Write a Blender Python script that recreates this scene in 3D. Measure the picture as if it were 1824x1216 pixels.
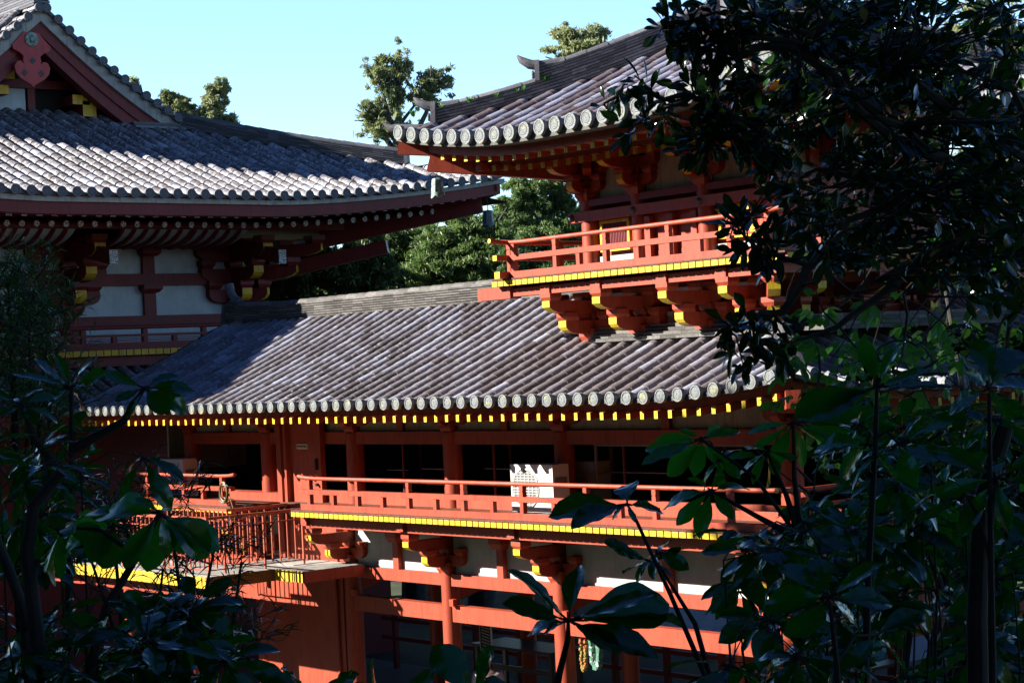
import bpy, math, random
import numpy as np
from mathutils import Vector, Matrix

for o in list(bpy.data.objects):
    bpy.data.objects.remove(o)
SC = bpy.context.scene
COL = SC.collection
PI = math.pi
H = 7.0                                   # eye height above the lawn; heights below are given from the eye

# ------------------------------------------------------------------ camera, world, sun, exposure
CR = Vector((0.6360579, 0.77008893, -0.04892217))
CU = Vector((0.03963872, 0.03070828, 0.9987421))
CF = Vector((-0.77062255, 0.63719702, 0.01099309))
FPX = 3449.15
cam_d = bpy.data.cameras.new('camera')
cam_d.sensor_fit = 'HORIZONTAL'
cam_d.sensor_width = 36.0
cam_d.lens = 36.0 * FPX / 1824.0
cam_d.clip_start = 0.1
cam_d.clip_end = 2000.0
cam = bpy.data.objects.new('camera', cam_d)
cam.matrix_world = Matrix(((CR.x, CU.x, -CF.x, 0), (CR.y, CU.y, -CF.y, 0), (CR.z, CU.z, -CF.z, H), (0, 0, 0, 1)))
COL.objects.link(cam)
SC.camera = cam

SUN_TO = Vector((-1.31, -1.74, 1.15)).normalized()
sun_el = math.asin(SUN_TO.z)
sun_az = math.atan2(SUN_TO.x, SUN_TO.y)   # from +Y towards +X
W = bpy.data.worlds.new('World')
SC.world = W
W.use_nodes = True
wn = W.node_tree
bg = wn.nodes['Background']
sky = wn.nodes.new('ShaderNodeTexSky')
sky.sky_type = 'NISHITA'
sky.sun_disc = False
sky.sun_elevation = sun_el
sky.sun_rotation = sun_az
sky.altitude = 50
sky.air_density = 1.0
sky.dust_density = 0.0
sky.ozone_density = 5.0
# sky dimmed and blued overhead to deepen the shadows, left bright near the horizon
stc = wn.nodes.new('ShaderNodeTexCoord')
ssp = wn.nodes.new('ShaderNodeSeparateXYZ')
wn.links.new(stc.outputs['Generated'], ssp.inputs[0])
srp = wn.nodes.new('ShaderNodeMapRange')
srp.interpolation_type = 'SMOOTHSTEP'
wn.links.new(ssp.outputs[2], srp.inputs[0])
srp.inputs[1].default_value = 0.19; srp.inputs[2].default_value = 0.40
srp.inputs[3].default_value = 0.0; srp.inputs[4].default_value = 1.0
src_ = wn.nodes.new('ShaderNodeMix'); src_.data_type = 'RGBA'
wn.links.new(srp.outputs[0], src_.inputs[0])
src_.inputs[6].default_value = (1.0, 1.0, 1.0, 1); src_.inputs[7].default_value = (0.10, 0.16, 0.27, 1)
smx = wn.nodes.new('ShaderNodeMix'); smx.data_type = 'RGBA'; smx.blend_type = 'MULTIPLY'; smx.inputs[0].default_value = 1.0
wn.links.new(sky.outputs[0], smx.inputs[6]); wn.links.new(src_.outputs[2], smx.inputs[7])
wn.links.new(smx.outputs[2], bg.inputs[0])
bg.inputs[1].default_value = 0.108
sd = bpy.data.lights.new('sun', 'SUN')
sd.energy = 5.0
sd.angle = math.radians(0.5)
sd.color = (1.0, 0.955, 0.88)
sun = bpy.data.objects.new('sun', sd)
sun.rotation_euler = SUN_TO.to_track_quat('Z', 'Y').to_euler()
sun.location = (-30, -40, 40)
COL.objects.link(sun)
vs = SC.view_settings
vs.view_transform = 'Standard'
vs.look = 'None'
vs.exposure = 1.6
vs.gamma = 1.0
SC.cycles.max_bounces = 6
SC.cycles.diffuse_bounces = 1
SC.cycles.glossy_bounces = 2
SC.cycles.transmission_bounces = 3
SC.cycles.transparent_max_bounces = 4
SC.cycles.use_denoising = True
SC.cycles.sample_clamp_indirect = 6.0

# ------------------------------------------------------------------ helpers
def ray(px, py):
    return CR * ((px - 912) / FPX) - CU * ((py - 608) / FPX) + CF
def at(px, py, d):
    p = ray(px, py) * d
    return Vector((p.x, p.y, p.z + H))

def wloc(o):
    v = Vector((0, 0, 0))
    while o is not None:
        v = v + o.location
        o = o.parent
    return v
def tag(o, label=None, cat=None, group=None, kind=None):
    if label: o['label'] = label
    if cat: o['category'] = cat
    if group: o['group'] = group
    if kind: o['kind'] = kind
    return o
def thing(name, label, cat, loc=(0, 0, 0), group=None):
    o = bpy.data.objects.new(name, None)
    COL.objects.link(o)
    o.location = loc
    o.empty_display_size = 0.2
    return tag(o, label, cat, group)
def place(name, mesh, parent, loc, rz=0.0):
    """link a copy of a shared mesh at an absolute place under a parent"""
    o = bpy.data.objects.new(name, mesh)
    COL.objects.link(o)
    o.location = Vector(loc) - (wloc(parent) if parent else Vector((0, 0, 0)))
    o.rotation_euler = (0, 0, rz)
    o.parent = parent
    return o

class MB:
    def __init__(s):
        s.v = []; s.f = []; s.m = []; s.t = []
    def face(s, idx, m=0, t=0.5):
        s.f.append(tuple(idx)); s.m.append(m); s.t.append(t)
    def vert(s, p):
        s.v.append((p[0], p[1], p[2])); return len(s.v) - 1
    def quad(s, a, b, c, d, m=0, t=0.5):
        i = len(s.v); s.v += [tuple(a), tuple(b), tuple(c), tuple(d)]
        s.face((i, i + 1, i + 2, i + 3), m, t)
    def box(s, x0, x1, y0, y1, z0, z1, m=0, t=0.5, mf=None):
        i = len(s.v)
        s.v += [(x0, y0, z0), (x1, y0, z0), (x1, y1, z0), (x0, y1, z0), (x0, y0, z1), (x1, y0, z1), (x1, y1, z1), (x0, y1, z1)]
        fs = dict(bottom=(3, 2, 1, 0), top=(4, 5, 6, 7), front=(0, 1, 5, 4), right=(1, 2, 6, 5), back=(2, 3, 7, 6), left=(3, 0, 4, 7))
        for k, q in fs.items():
            s.face([i + j for j in q], (mf or {}).get(k, m), t)
    def obox(s, c, ax, ay, az, m=0, t=0.5):
        """box from a centre and three half-axis vectors"""
        c = Vector(c); ax = Vector(ax); ay = Vector(ay); az = Vector(az)
        i = len(s.v)
        for dz in (-1, 1):
            for dx, dy in ((-1, -1), (1, -1), (1, 1), (-1, 1)):
                s.v.append(tuple(c + ax * dx + ay * dy + az * dz))
        for q in ((3, 2, 1, 0), (4, 5, 6, 7), (0, 1, 5, 4), (1, 2, 6, 5), (2, 3, 7, 6), (3, 0, 4, 7)):
            s.face([i + j for j in q], m, t)
    def prism(s, prof, O, A, B, N, m=0, mf=None, cap=None, t=0.5):
        """profile points (a,b) in plane O + A*a + B*b, extruded along vector N; mf: {edge index: material}"""
        O = Vector(O); A = Vector(A); B = Vector(B); N = Vector(N)
        n = len(prof); i = len(s.v)
        for a, b in prof: s.v.append(tuple(O + A * a + B * b))
        for a, b in prof: s.v.append(tuple(O + A * a + B * b + N))
        flip = A.cross(B).dot(N) > 0
        c0 = list(range(i, i + n)); c1 = list(range(i + n, i + 2 * n))
        cm = m if cap is None else cap
        s.face(c0[::-1] if flip else c0, cm, t)
        s.face(c1 if flip else c1[::-1], cm, t)
        for k in range(n):
            j = (k + 1) % n
            q = (i + k, i + j, i + n + j, i + n + k)
            s.face(q if flip else q[::-1], (mf or {}).get(k, m), t)
    def tube(s, pts, r, n=8, m=0, cap=True, t=0.5, capm=None):
        pts = [Vector(p) for p in pts]
        rs = r if hasattr(r, '__len__') else [r] * len(pts)
        rings = []
        ref = None
        for k, p in enumerate(pts):
            d = (pts[min(k + 1, len(pts) - 1)] - pts[max(k - 1, 0)]).normalized()
            if ref is None:
                ref = Vector((0, 0, 1)) if abs(d.z) < 0.9 else Vector((1, 0, 0))
            a = d.cross(ref)
            if a.length < 1e-4:
                a = d.cross(Vector((0.3, 0.9, 0.2)))
            a.normalize(); b = a.cross(d).normalized(); ref = b
            i = len(s.v)
            for q in range(n):
                w = 2 * PI * q / n
                s.v.append(tuple(p + (a * math.cos(w) + b * math.sin(w)) * rs[k]))
            rings.append(i)
        for k in range(len(rings) - 1):
            for q in range(n):
                q2 = (q + 1) % n
                s.face((rings[k] + q, rings[k] + q2, rings[k + 1] + q2, rings[k + 1] + q), m, t)
        if cap:
            cm = m if capm is None else capm
            s.face([rings[0] + q for q in range(n)][::-1], cm, t)
            s.face([rings[-1] + q for q in range(n)], cm, t)
    def lathe(s, c, prof, n=16, m=0, t=0.5):
        """profile (r,z) about a vertical axis at c"""
        c = Vector(c); rings = []
        for r, z in prof:
            i = len(s.v)
            for q in range(n):
                w = 2 * PI * q / n
                s.v.append((c.x + r * math.cos(w), c.y + r * math.sin(w), c.z + z))
            rings.append(i)
        for k in range(len(rings) - 1):
            for q in range(n):
                q2 = (q + 1) % n
                s.face((rings[k] + q, rings[k] + q2, rings[k + 1] + q2, rings[k + 1] + q), m, t)
        s.face([rings[0] + q for q in range(n)][::-1], m, t)
        s.face([rings[-1] + q for q in range(n)], m, t)
    def mesh(s, name, mats, smooth=False, off=(0, 0, 0)):
        me = bpy.data.meshes.new(name)
        ox, oy, oz = off
        me.from_pydata([(a - ox, b - oy, c - oz) for a, b, c in s.v], [], s.f)
        if not isinstance(mats, (list, tuple)): mats = [mats]
        for mm in mats: me.materials.append(mm)
        me.polygons.foreach_set('material_index', s.m)
        at_ = me.attributes.new('tint', 'FLOAT', 'FACE')
        at_.data.foreach_set('value', s.t)
        if smooth:
            me.polygons.foreach_set('use_smooth', [True] * len(s.f))
            if hasattr(me, 'set_sharp_from_angle'): me.set_sharp_from_angle(angle=math.radians(40 if smooth is True else smooth))
        me.update()
        return me
    def build(s, name, mats, parent=None, smooth=False, loc=None):
        """world-space vertices; the object sits at its parent's place"""
        p = wloc(parent) if parent else Vector(loc or (0, 0, 0))
        me = s.mesh(name, mats, smooth, p)
        o = bpy.data.objects.new(name, me)
        COL.objects.link(o)
        if parent: o.parent = parent
        else: o.location = p
        return o

# ------------------------------------------------------------------ materials
MATS = {}
def nodemat(name):
    m = bpy.data.materials.new(name); m.use_nodes = True
    nt = m.node_tree
    return m, nt, nt.nodes['Principled BSDF']
def ramp(nt, stops, fac):
    r = nt.nodes.new('ShaderNodeValToRGB')
    els = r.color_ramp.elements
    while len(els) < len(stops): els.new(0.5)
    for e, (p, c) in zip(els, stops):
        e.position = p; e.color = (c[0], c[1], c[2], 1)
    nt.links.new(fac, r.inputs[0])
    return r
def noise(nt, scale, detail=4, rough=0.55, vec=None, dist=0.0):
    n = nt.nodes.new('ShaderNodeTexNoise')
    n.inputs['Scale'].default_value = scale
    n.inputs['Detail'].default_value = detail
    n.inputs['Roughness'].default_value = rough
    n.inputs['Distortion'].default_value = dist
    if vec is not None: nt.links.new(vec, n.inputs['Vector'])
    return n
def wpos(nt):
    return nt.nodes.new('ShaderNodeNewGeometry').outputs['Position']
def mixc(nt, fac, a, b, mode='MIX'):
    n = nt.nodes.new('ShaderNodeMix'); n.data_type = 'RGBA'; n.blend_type = mode
    for sock, val in ((n.inputs[0], fac), (n.inputs[6], a), (n.inputs[7], b)):
        if hasattr(val, 'links') or hasattr(val, 'is_linked'): nt.links.new(val, sock)
        elif hasattr(val, '__len__'): sock.default_value = (val[0], val[1], val[2], 1)
        else: sock.default_value = val
    return n.outputs[2]
def bump(nt, h, strength, dist, bs):
    b = nt.nodes.new('ShaderNodeBump')
    b.inputs['Strength'].default_value = strength
    b.inputs['Distance'].default_value = dist
    nt.links.new(h, b.inputs['Height'])
    nt.links.new(b.outputs[0], bs.inputs['Normal'])

def paint(name, col, worn, rough=0.5, wear=0.62, spec=0.4, sc=2.2, streak=0.8):
    """painted timber: even coat, slightly faded patches, small chips and fine grain"""
    m, nt, bs = nodemat(name)
    p = wpos(nt)
    n1 = noise(nt, sc, 5, 0.6, p)
    n2 = noise(nt, sc * 14, 4, 0.6, p)
    r1 = ramp(nt, [(0.35, (0, 0, 0)), (0.75, (1, 1, 1))], n1.outputs[0])
    r2 = ramp(nt, [(wear, (0, 0, 0)), (wear + 0.08, (1, 1, 1))], n2.outputs[0])
    dark = tuple(c * 0.74 for c in col)
    c1 = mixc(nt, r1.outputs[0], dark, col)
    mul = nt.nodes.new('ShaderNodeMath'); mul.operation = 'MULTIPLY'
    nt.links.new(r2.outputs[0], mul.inputs[0]); mul.inputs[1].default_value = 0.6
    mp = nt.nodes.new('ShaderNodeMapping'); mp.inputs['Scale'].default_value = (9, 9, 1.1)
    nt.links.new(p, mp.inputs[0])
    n3 = noise(nt, 1.6, 5, 0.65, mp.outputs[0])
    r3 = ramp(nt, [(0.34, (0.62, 0.58, 0.56)), (0.5, (1, 1, 1)), (0.72, (1, 1, 1)), (0.82, (1.25, 1.3, 1.35))], n3.outputs[0])
    c2 = mixc(nt, mul.outputs[0], c1, worn)
    c2 = mixc(nt, streak, c2, r3.outputs[0], 'MULTIPLY')
    nt.links.new(c2, bs.inputs['Base Color'])
    bs.inputs['Roughness'].default_value = rough
    bs.inputs['Specular IOR Level'].default_value = spec
    bump(nt, n2.outputs[0], 0.15, 0.01, bs)
    MATS[name] = m
    return m
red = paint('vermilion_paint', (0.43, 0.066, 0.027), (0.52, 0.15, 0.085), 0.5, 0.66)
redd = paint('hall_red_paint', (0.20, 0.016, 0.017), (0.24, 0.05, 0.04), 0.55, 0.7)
redp = paint('pendant_red_paint', (0.50, 0.045, 0.045), (0.5, 0.1, 0.1), 0.5, 0.7)
whiteh = paint('hall_plaster', (0.60, 0.66, 0.70), (0.5, 0.54, 0.57), 0.8, 0.7, 0.2, streak=0.2)  # bluer than the other plaster; the blue of skylit shade is put into the colour
yel = paint('yellow_paint', (0.82, 0.56, 0.022), (0.60, 0.36, 0.05), 0.5, 0.66)
yeld = paint('ochre_paint', (0.72, 0.42, 0.02), (0.5, 0.28, 0.03), 0.5, 0.66)
deckm = paint('gallery_deck_boards', (0.14, 0.055, 0.035), (0.24, 0.18, 0.15), 0.7, 0.6, 0.2, 4.0)
yels = paint('stained_yellow_boards', (0.80, 0.54, 0.03), (0.30, 0.14, 0.03), 0.6, 0.55, 0.3, 5.0)
rust = paint('rust_stained_board', (0.33, 0.13, 0.035), (0.06, 0.035, 0.02), 0.8, 0.5, 0.2, 4.0)
white = paint('white_plaster', (0.52, 0.515, 0.49), (0.40, 0.385, 0.35), 0.8, 0.7, 0.2, streak=0.3)
cream = paint('cream_plaster', (0.50, 0.43, 0.33), (0.42, 0.34, 0.25), 0.8, 0.68, 0.2)
eavew = paint('pale_eave_board', (0.46, 0.45, 0.42), (0.30, 0.28, 0.24), 0.7, 0.6, 0.2, 4.0)
eaveg = paint('weathered_eave_board', (0.15, 0.15, 0.132), (0.09, 0.09, 0.07), 0.8, 0.55, 0.2, 5.0)
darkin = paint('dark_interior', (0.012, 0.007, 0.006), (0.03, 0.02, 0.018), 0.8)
steel = paint('rail_steel_paint', (0.50, 0.12, 0.07), (0.35, 0.10, 0.06), 0.4, 0.62)

def tilemat(name, stops, lichen, lich_c=(0.36, 0.34, 0.32), grime=0.5, rough=0.5, xfade=False):
    m, nt, bs = nodemat(name)
    a = nt.nodes.new('ShaderNodeAttribute'); a.attribute_name = 'tint'
    p = wpos(nt)
    r = ramp(nt, stops, a.outputs['Fac'])
    n1 = noise(nt, 11, 6, 0.7, p, 0.6)
    n2 = noise(nt, 2.0, 4, 0.6, p)
    n3 = noise(nt, 26, 5, 0.7, p)
    r1 = ramp(nt, [(lichen, (0, 0, 0)), (lichen + 0.07, (1, 1, 1))], n1.outputs[0])
    r3 = ramp(nt, [(0.36, (0.35, 0.33, 0.31)), (0.55, (1, 1, 1))], n3.outputs[0])
    r2 = ramp(nt, [(0.32, (0.62, 0.58, 0.54)), (0.62, (1, 1, 1))], n2.outputs[0])
    fac = r1.outputs[0]
    if xfade:                                  # lichen thins out towards the newer tiles of the right half
        sx = nt.nodes.new('ShaderNodeSeparateXYZ'); nt.links.new(p, sx.inputs[0])
        mr = nt.nodes.new('ShaderNodeMapRange'); nt.links.new(sx.outputs[0], mr.inputs[0])
        mr.inputs[1].default_value = -26.0; mr.inputs[2].default_value = -22.5; mr.inputs[3].default_value = 0.9; mr.inputs[4].default_value = 0.12
        mm_ = nt.nodes.new('ShaderNodeMath'); mm_.operation = 'MULTIPLY'
        nt.links.new(r1.outputs[0], mm_.inputs[0]); nt.links.new(mr.outputs[0], mm_.inputs[1]); fac = mm_.outputs[0]
    c = mixc(nt, fac, r.outputs[0], lich_c)
    c = mixc(nt, grime, c, r3.outputs[0], 'MULTIPLY')
    c = mixc(nt, grime, c, r2.outputs[0], 'MULTIPLY')
    nt.links.new(c, bs.inputs['Base Color'])
    bs.inputs['Roughness'].default_value = rough
    bs.inputs['Specular IOR Level'].default_value = 0.35
    bump(nt, n3.outputs[0], 0.35, 0.012, bs)
    return m
tile_c = tilemat('roof_tile_mottled', [(0.0, (0.14, 0.12, 0.118)), (0.40, (0.215, 0.19, 0.20)), (0.62, (0.29, 0.275, 0.31)), (0.85, (0.35, 0.35, 0.41)), (1.0, (0.46, 0.47, 0.55))], 0.56, (0.52, 0.50, 0.50), xfade=True)
tile_t = tilemat('roof_tile_smooth', [(0.0, (0.11, 0.082, 0.085)), (0.36, (0.16, 0.13, 0.145)), (0.52, (0.235, 0.235, 0.30)), (1.0, (0.38, 0.39, 0.50))], 0.72, grime=0.35)
tile_h = tilemat('roof_tile_hall', [(0.0, (0.11, 0.098, 0.10)), (0.45, (0.165, 0.15, 0.16)), (0.75, (0.22, 0.21, 0.235)), (1.0, (0.38, 0.39, 0.46))], 0.53, (0.52, 0.51, 0.53), 0.45)
pan_m = tilemat('pan_tile', [(0.0, (0.035, 0.032, 0.034)), (1.0, (0.10, 0.095, 0.10))], 0.72, (0.2, 0.19, 0.18), 0.5, 0.7)
ridge_m = tilemat('ridge_tile_pale', [(0.0, (0.085, 0.078, 0.072)), (0.6, (0.15, 0.14, 0.128)), (1.0, (0.23, 0.215, 0.20))], 0.62, (0.36, 0.33, 0.27), 0.65, 0.75)
ridge_d = tilemat('ridge_tile_grey', [(0.0, (0.085, 0.085, 0.095)), (0.6, (0.13, 0.13, 0.145)), (1.0, (0.22, 0.22, 0.24))], 0.68, (0.32, 0.33, 0.30), 0.5, 0.6)

def discmat(name, lo, hi, moss):
    """embossed eave-end tile: rim, groove and a swirl of fine relief, lichen on some"""
    m, nt, bs = nodemat(name)
    tc = nt.nodes.new('ShaderNodeTexCoord')
    ln = nt.nodes.new('ShaderNodeVectorMath'); ln.operation = 'LENGTH'
    nt.links.new(tc.outputs['Object'], ln.inputs[0])
    mm = nt.nodes.new('ShaderNodeMath'); mm.operation = 'MULTIPLY'; mm.inputs[1].default_value = 11.0
    nt.links.new(ln.outputs['Value'], mm.inputs[0])
    ring = ramp(nt, [(0.0, (0.9, 0.9, 0.9)), (0.16, (0.7, 0.7, 0.7)), (0.30, (0.95, 0.95, 0.95)), (0.50, (0.72, 0.72, 0.72)), (0.66, (0.95, 0.95, 0.95)), (0.74, (0.35, 0.35, 0.35)), (0.82, (1, 1, 1)), (1.0, (1, 1, 1))], mm.outputs[0])
    p = wpos(nt)
    n1 = noise(nt, 60, 4, 0.6, p); n2 = noise(nt, 11, 3, 0.6, p)
    r1 = ramp(nt, [(0.38, lo), (0.6, hi)], n1.outputs[0])
    c = mixc(nt, 0.75, r1.outputs[0], ring.outputs[0], 'MULTIPLY')
    r2 = ramp(nt, [(0.60, (0, 0, 0)), (0.68, (1, 1, 1))], n2.outputs[0])
    mu = nt.nodes.new('ShaderNodeMath'); mu.operation = 'MULTIPLY'; mu.inputs[1].default_value = moss
    nt.links.new(r2.outputs[0], mu.inputs[0])
    c = mixc(nt, mu.outputs[0], c, (0.42, 0.36, 0.05))
    nt.links.new(c, bs.inputs['Base Color'])
    bs.inputs['Roughness'].default_value = 0.7
    bump(nt, ring.outputs[0], 0.5, 0.02, bs)
    return m
disc_m = discmat('eave_end_tile', (0.085, 0.092, 0.085), (0.25, 0.27, 0.27), 0.6)
disc_h = discmat('eave_end_tile_dark', (0.07, 0.075, 0.085), (0.16, 0.17, 0.19), 0.15)

def openwork(name):
    """dark timber end with a white cut-metal scroll plate"""
    m, nt, bs = nodemat(name)
    p = wpos(nt)
    v = nt.nodes.new('ShaderNodeTexVoronoi'); v.feature = 'DISTANCE_TO_EDGE'; v.inputs['Scale'].default_value = 26
    nt.links.new(p, v.inputs['Vector'])
    r = ramp(nt, [(0.0, (0.62, 0.62, 0.64)), (0.10, (0.55, 0.55, 0.58)), (0.17, (0.02, 0.008, 0.008)), (1, (0.02, 0.008, 0.008))], v.outputs['Distance'])
    nt.links.new(r.outputs[0], bs.inputs['Base Color'])
    bs.inputs['Roughness'].default_value = 0.5
    return m
open_m = openwork('openwork_end_plate')

def simple(name, col, rough=0.5, metal=0.0, var=0.25, sc=6.0, bmp=0.2, col2=None):
    m, nt, bs = nodemat(name)
    p = wpos(nt); n = noise(nt, sc, 5, 0.6, p)
    lo = col2 or tuple(c * (1 - var) for c in col)
    r = ramp(nt, [(0.35, lo), (0.65, col)], n.outputs[0])
    nt.links.new(r.outputs[0], bs.inputs['Base Color'])
    bs.inputs['Roughness'].default_value = rough
    bs.inputs['Metallic'].default_value = metal
    if bmp: bump(nt, n.outputs[0], bmp, 0.01, bs)
    return m
verdi = simple('verdigris_bronze', (0.30, 0.44, 0.36), 0.6, 0.0, 0.5, 16, 0.3, (0.07, 0.10, 0.085))
bellm = simple('dark_bronze', (0.12, 0.14, 0.15), 0.5, 0.2, 0.4, 14, 0.2)
iron = simple('black_iron', (0.02, 0.02, 0.02), 0.5)
casing = simple('ivory_casing', (0.72, 0.70, 0.64), 0.45, 0, 0.06, 3, 0)
casing_d = simple('shade_dimmed_casing', (0.20, 0.18, 0.155), 0.5, 0, 0.1, 3, 0)  # darker copy of the ivory casing, with shade put into the colour
grille = simple('fan_grille', (0.16, 0.16, 0.16), 0.5, 0, 0.3, 9, 0)
louvre = simple('fan_dark', (0.03, 0.03, 0.03), 0.6)
plank = simple('bleached_deck_boards', (0.42, 0.41, 0.36), 0.8, 0, 0.3, 7, 0.3)
stone = simple('grey_stone', (0.09, 0.088, 0.082), 0.85, 0, 0.35, 5, 0.4)
hosem = simple('yellow_hose', (0.22, 0.17, 0.03), 0.5, 0, 0.3, 20, 0)
hosed = simple('black_cable', (0.02, 0.02, 0.02), 0.5)
bark = simple('grey_bark', (0.085, 0.075, 0.065), 0.9, 0, 0.5, 9, 0.6)
barkd = simple('dark_bark', (0.035, 0.03, 0.026), 0.8, 0, 0.5, 12, 0.5)
stemg = simple('green_stem', (0.06, 0.085, 0.02), 0.6, 0, 0.4, 15, 0.2)
skin = simple('skin', (0.42, 0.24, 0.17), 0.6, 0, 0.1, 6, 0)
shirt = simple('pale_grey_shirt', (0.42, 0.36, 0.36), 0.85, 0, 0.15, 8, 0.1)
trous = simple('dark_trousers', (0.03, 0.03, 0.04), 0.85, 0, 0.2, 8, 0.1)
hair = simple('dark_hair', (0.02, 0.015, 0.012), 0.5, 0, 0.3, 30, 0.3)
inkm = simple('dark_lettering', (0.05, 0.02, 0.015), 0.6, 0, 0, 5, 0)
signm = simple('pale_sign', (0.62, 0.50, 0.40), 0.6, 0, 0.06, 9, 0)
black = simple('black_board', (0.012, 0.011, 0.011), 0.6)
chalk = simple('white_lettering', (0.55, 0.55, 0.55), 0.7, 0, 0.2, 30, 0)
plastic = simple('white_plastic', (0.62, 0.62, 0.60), 0.4, 0, 0.05, 4, 0)
tablem = simple('dark_table', (0.05, 0.045, 0.05), 0.3, 0, 0.3, 5, 0)

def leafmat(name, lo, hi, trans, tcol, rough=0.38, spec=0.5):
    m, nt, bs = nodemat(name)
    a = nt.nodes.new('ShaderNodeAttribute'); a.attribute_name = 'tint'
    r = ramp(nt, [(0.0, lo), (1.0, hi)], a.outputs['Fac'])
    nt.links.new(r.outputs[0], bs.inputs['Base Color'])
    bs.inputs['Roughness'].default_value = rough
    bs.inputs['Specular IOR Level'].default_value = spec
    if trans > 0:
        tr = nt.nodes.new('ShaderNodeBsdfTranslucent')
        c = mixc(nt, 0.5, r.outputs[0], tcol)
        nt.links.new(c, tr.inputs['Color'])
        mx = nt.nodes.new('ShaderNodeMixShader'); mx.inputs[0].default_value = trans
        nt.links.new(bs.outputs[0], mx.inputs[1]); nt.links.new(tr.outputs[0], mx.inputs[2])
        out = [n for n in nt.nodes if n.type == 'OUTPUT_MATERIAL'][0]
        nt.links.new(mx.outputs[0], out.inputs['Surface'])
    return m
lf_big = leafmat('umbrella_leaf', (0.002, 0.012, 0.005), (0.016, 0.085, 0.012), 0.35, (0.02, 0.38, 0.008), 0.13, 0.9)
lf_lit = leafmat('back_lit_leaf', (0.018, 0.11, 0.012), (0.04, 0.20, 0.02), 0.55, (0.03, 0.50, 0.02), 0.16, 0.8)  # brighter green copy of the umbrella leaf; back light is put into the colour
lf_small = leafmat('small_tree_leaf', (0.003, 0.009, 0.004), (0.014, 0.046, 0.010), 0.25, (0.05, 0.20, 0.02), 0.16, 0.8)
lf_vine = leafmat('vine_leaf', (0.03, 0.10, 0.015), (0.07, 0.22, 0.03), 0.45, (0.12, 0.5, 0.03), 0.45, 0.4)
lf_fine = leafmat('fine_shrub_leaf', (0.015, 0.045, 0.015), (0.05, 0.12, 0.03), 0.25, (0.10, 0.35, 0.03), 0.4, 0.4)
lf_tree = leafmat('background_tree_leaf', (0.08, 0.105, 0.045), (0.40, 0.42, 0.22), 0.40, (0.40, 0.48, 0.16), 0.5, 0.3)
lf_mid = leafmat('mid_green_tree_leaf', (0.03, 0.06, 0.02), (0.22, 0.30, 0.10), 0.35, (0.22, 0.40, 0.08), 0.45, 0.4)
lf_dark = leafmat('forest_leaf', (0.025, 0.055, 0.02), (0.15, 0.22, 0.07), 0.2, (0.10, 0.18, 0.03), 0.5, 0.3)
# ------------------------------------------------------------------ shared building pieces
def tile_run(mb, pts, A, r, tl, rnd, m=0, dome=True):
    """one row of overlapping half-round tiles along pts (eave to top); A = unit vector across the row"""
    pts = [Vector(p) for p in pts]
    L = [0.0]
    for a, b in zip(pts, pts[1:]): L.append(L[-1] + (b - a).length)
    tot = L[-1]
    if tot < 0.05: return
    def pos(s):
        s = min(max(s, 0), tot)
        for k in range(len(L) - 1):
            if s <= L[k + 1] or k == len(L) - 2:
                u = (s - L[k]) / max(1e-6, L[k + 1] - L[k])
                return pts[k].lerp(pts[k + 1], u), (pts[k + 1] - pts[k]).normalized()
    NS = 6
    s = 0.0
    t = rnd.random()
    while s < tot - 0.02:
        e = min(s + tl, tot)
        last = e >= tot - 0.02
        t = 0.45 * t + 0.55 * rnd.random() if rnd.random() < 0.55 else rnd.random()
        jit = (rnd.random() - 0.5) * 0.012
        rings = [(s, r * 1.07), (s + 0.03, r * 1.07), (e, r * 0.95)]
        if last and dome: rings = [(s, r * 1.07), (max(s + 0.02, e - 0.09), r * 0.97), (e - 0.03, r * 0.78), (e, r * 0.35)]
        i0 = len(mb.v)
        for ss, rr in rings:
            c, T = pos(ss)
            N = A.cross(T).normalized()
            if N.z < 0: N = -N
            for q in range(NS + 1):
                w = PI * q / NS
                mb.v.append(tuple(c + A * (math.cos(w) * rr + jit) + N * (math.sin(w) * rr)))
        for k in range(len(rings) - 1):
            for q in range(NS):
                a = i0 + k * (NS + 1) + q
                mb.face((a, a + 1, a + NS + 2, a + NS + 1), m, t)
        mb.face([i0 + q for q in range(NS + 1)], m, 0.05)
        s = e

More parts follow.
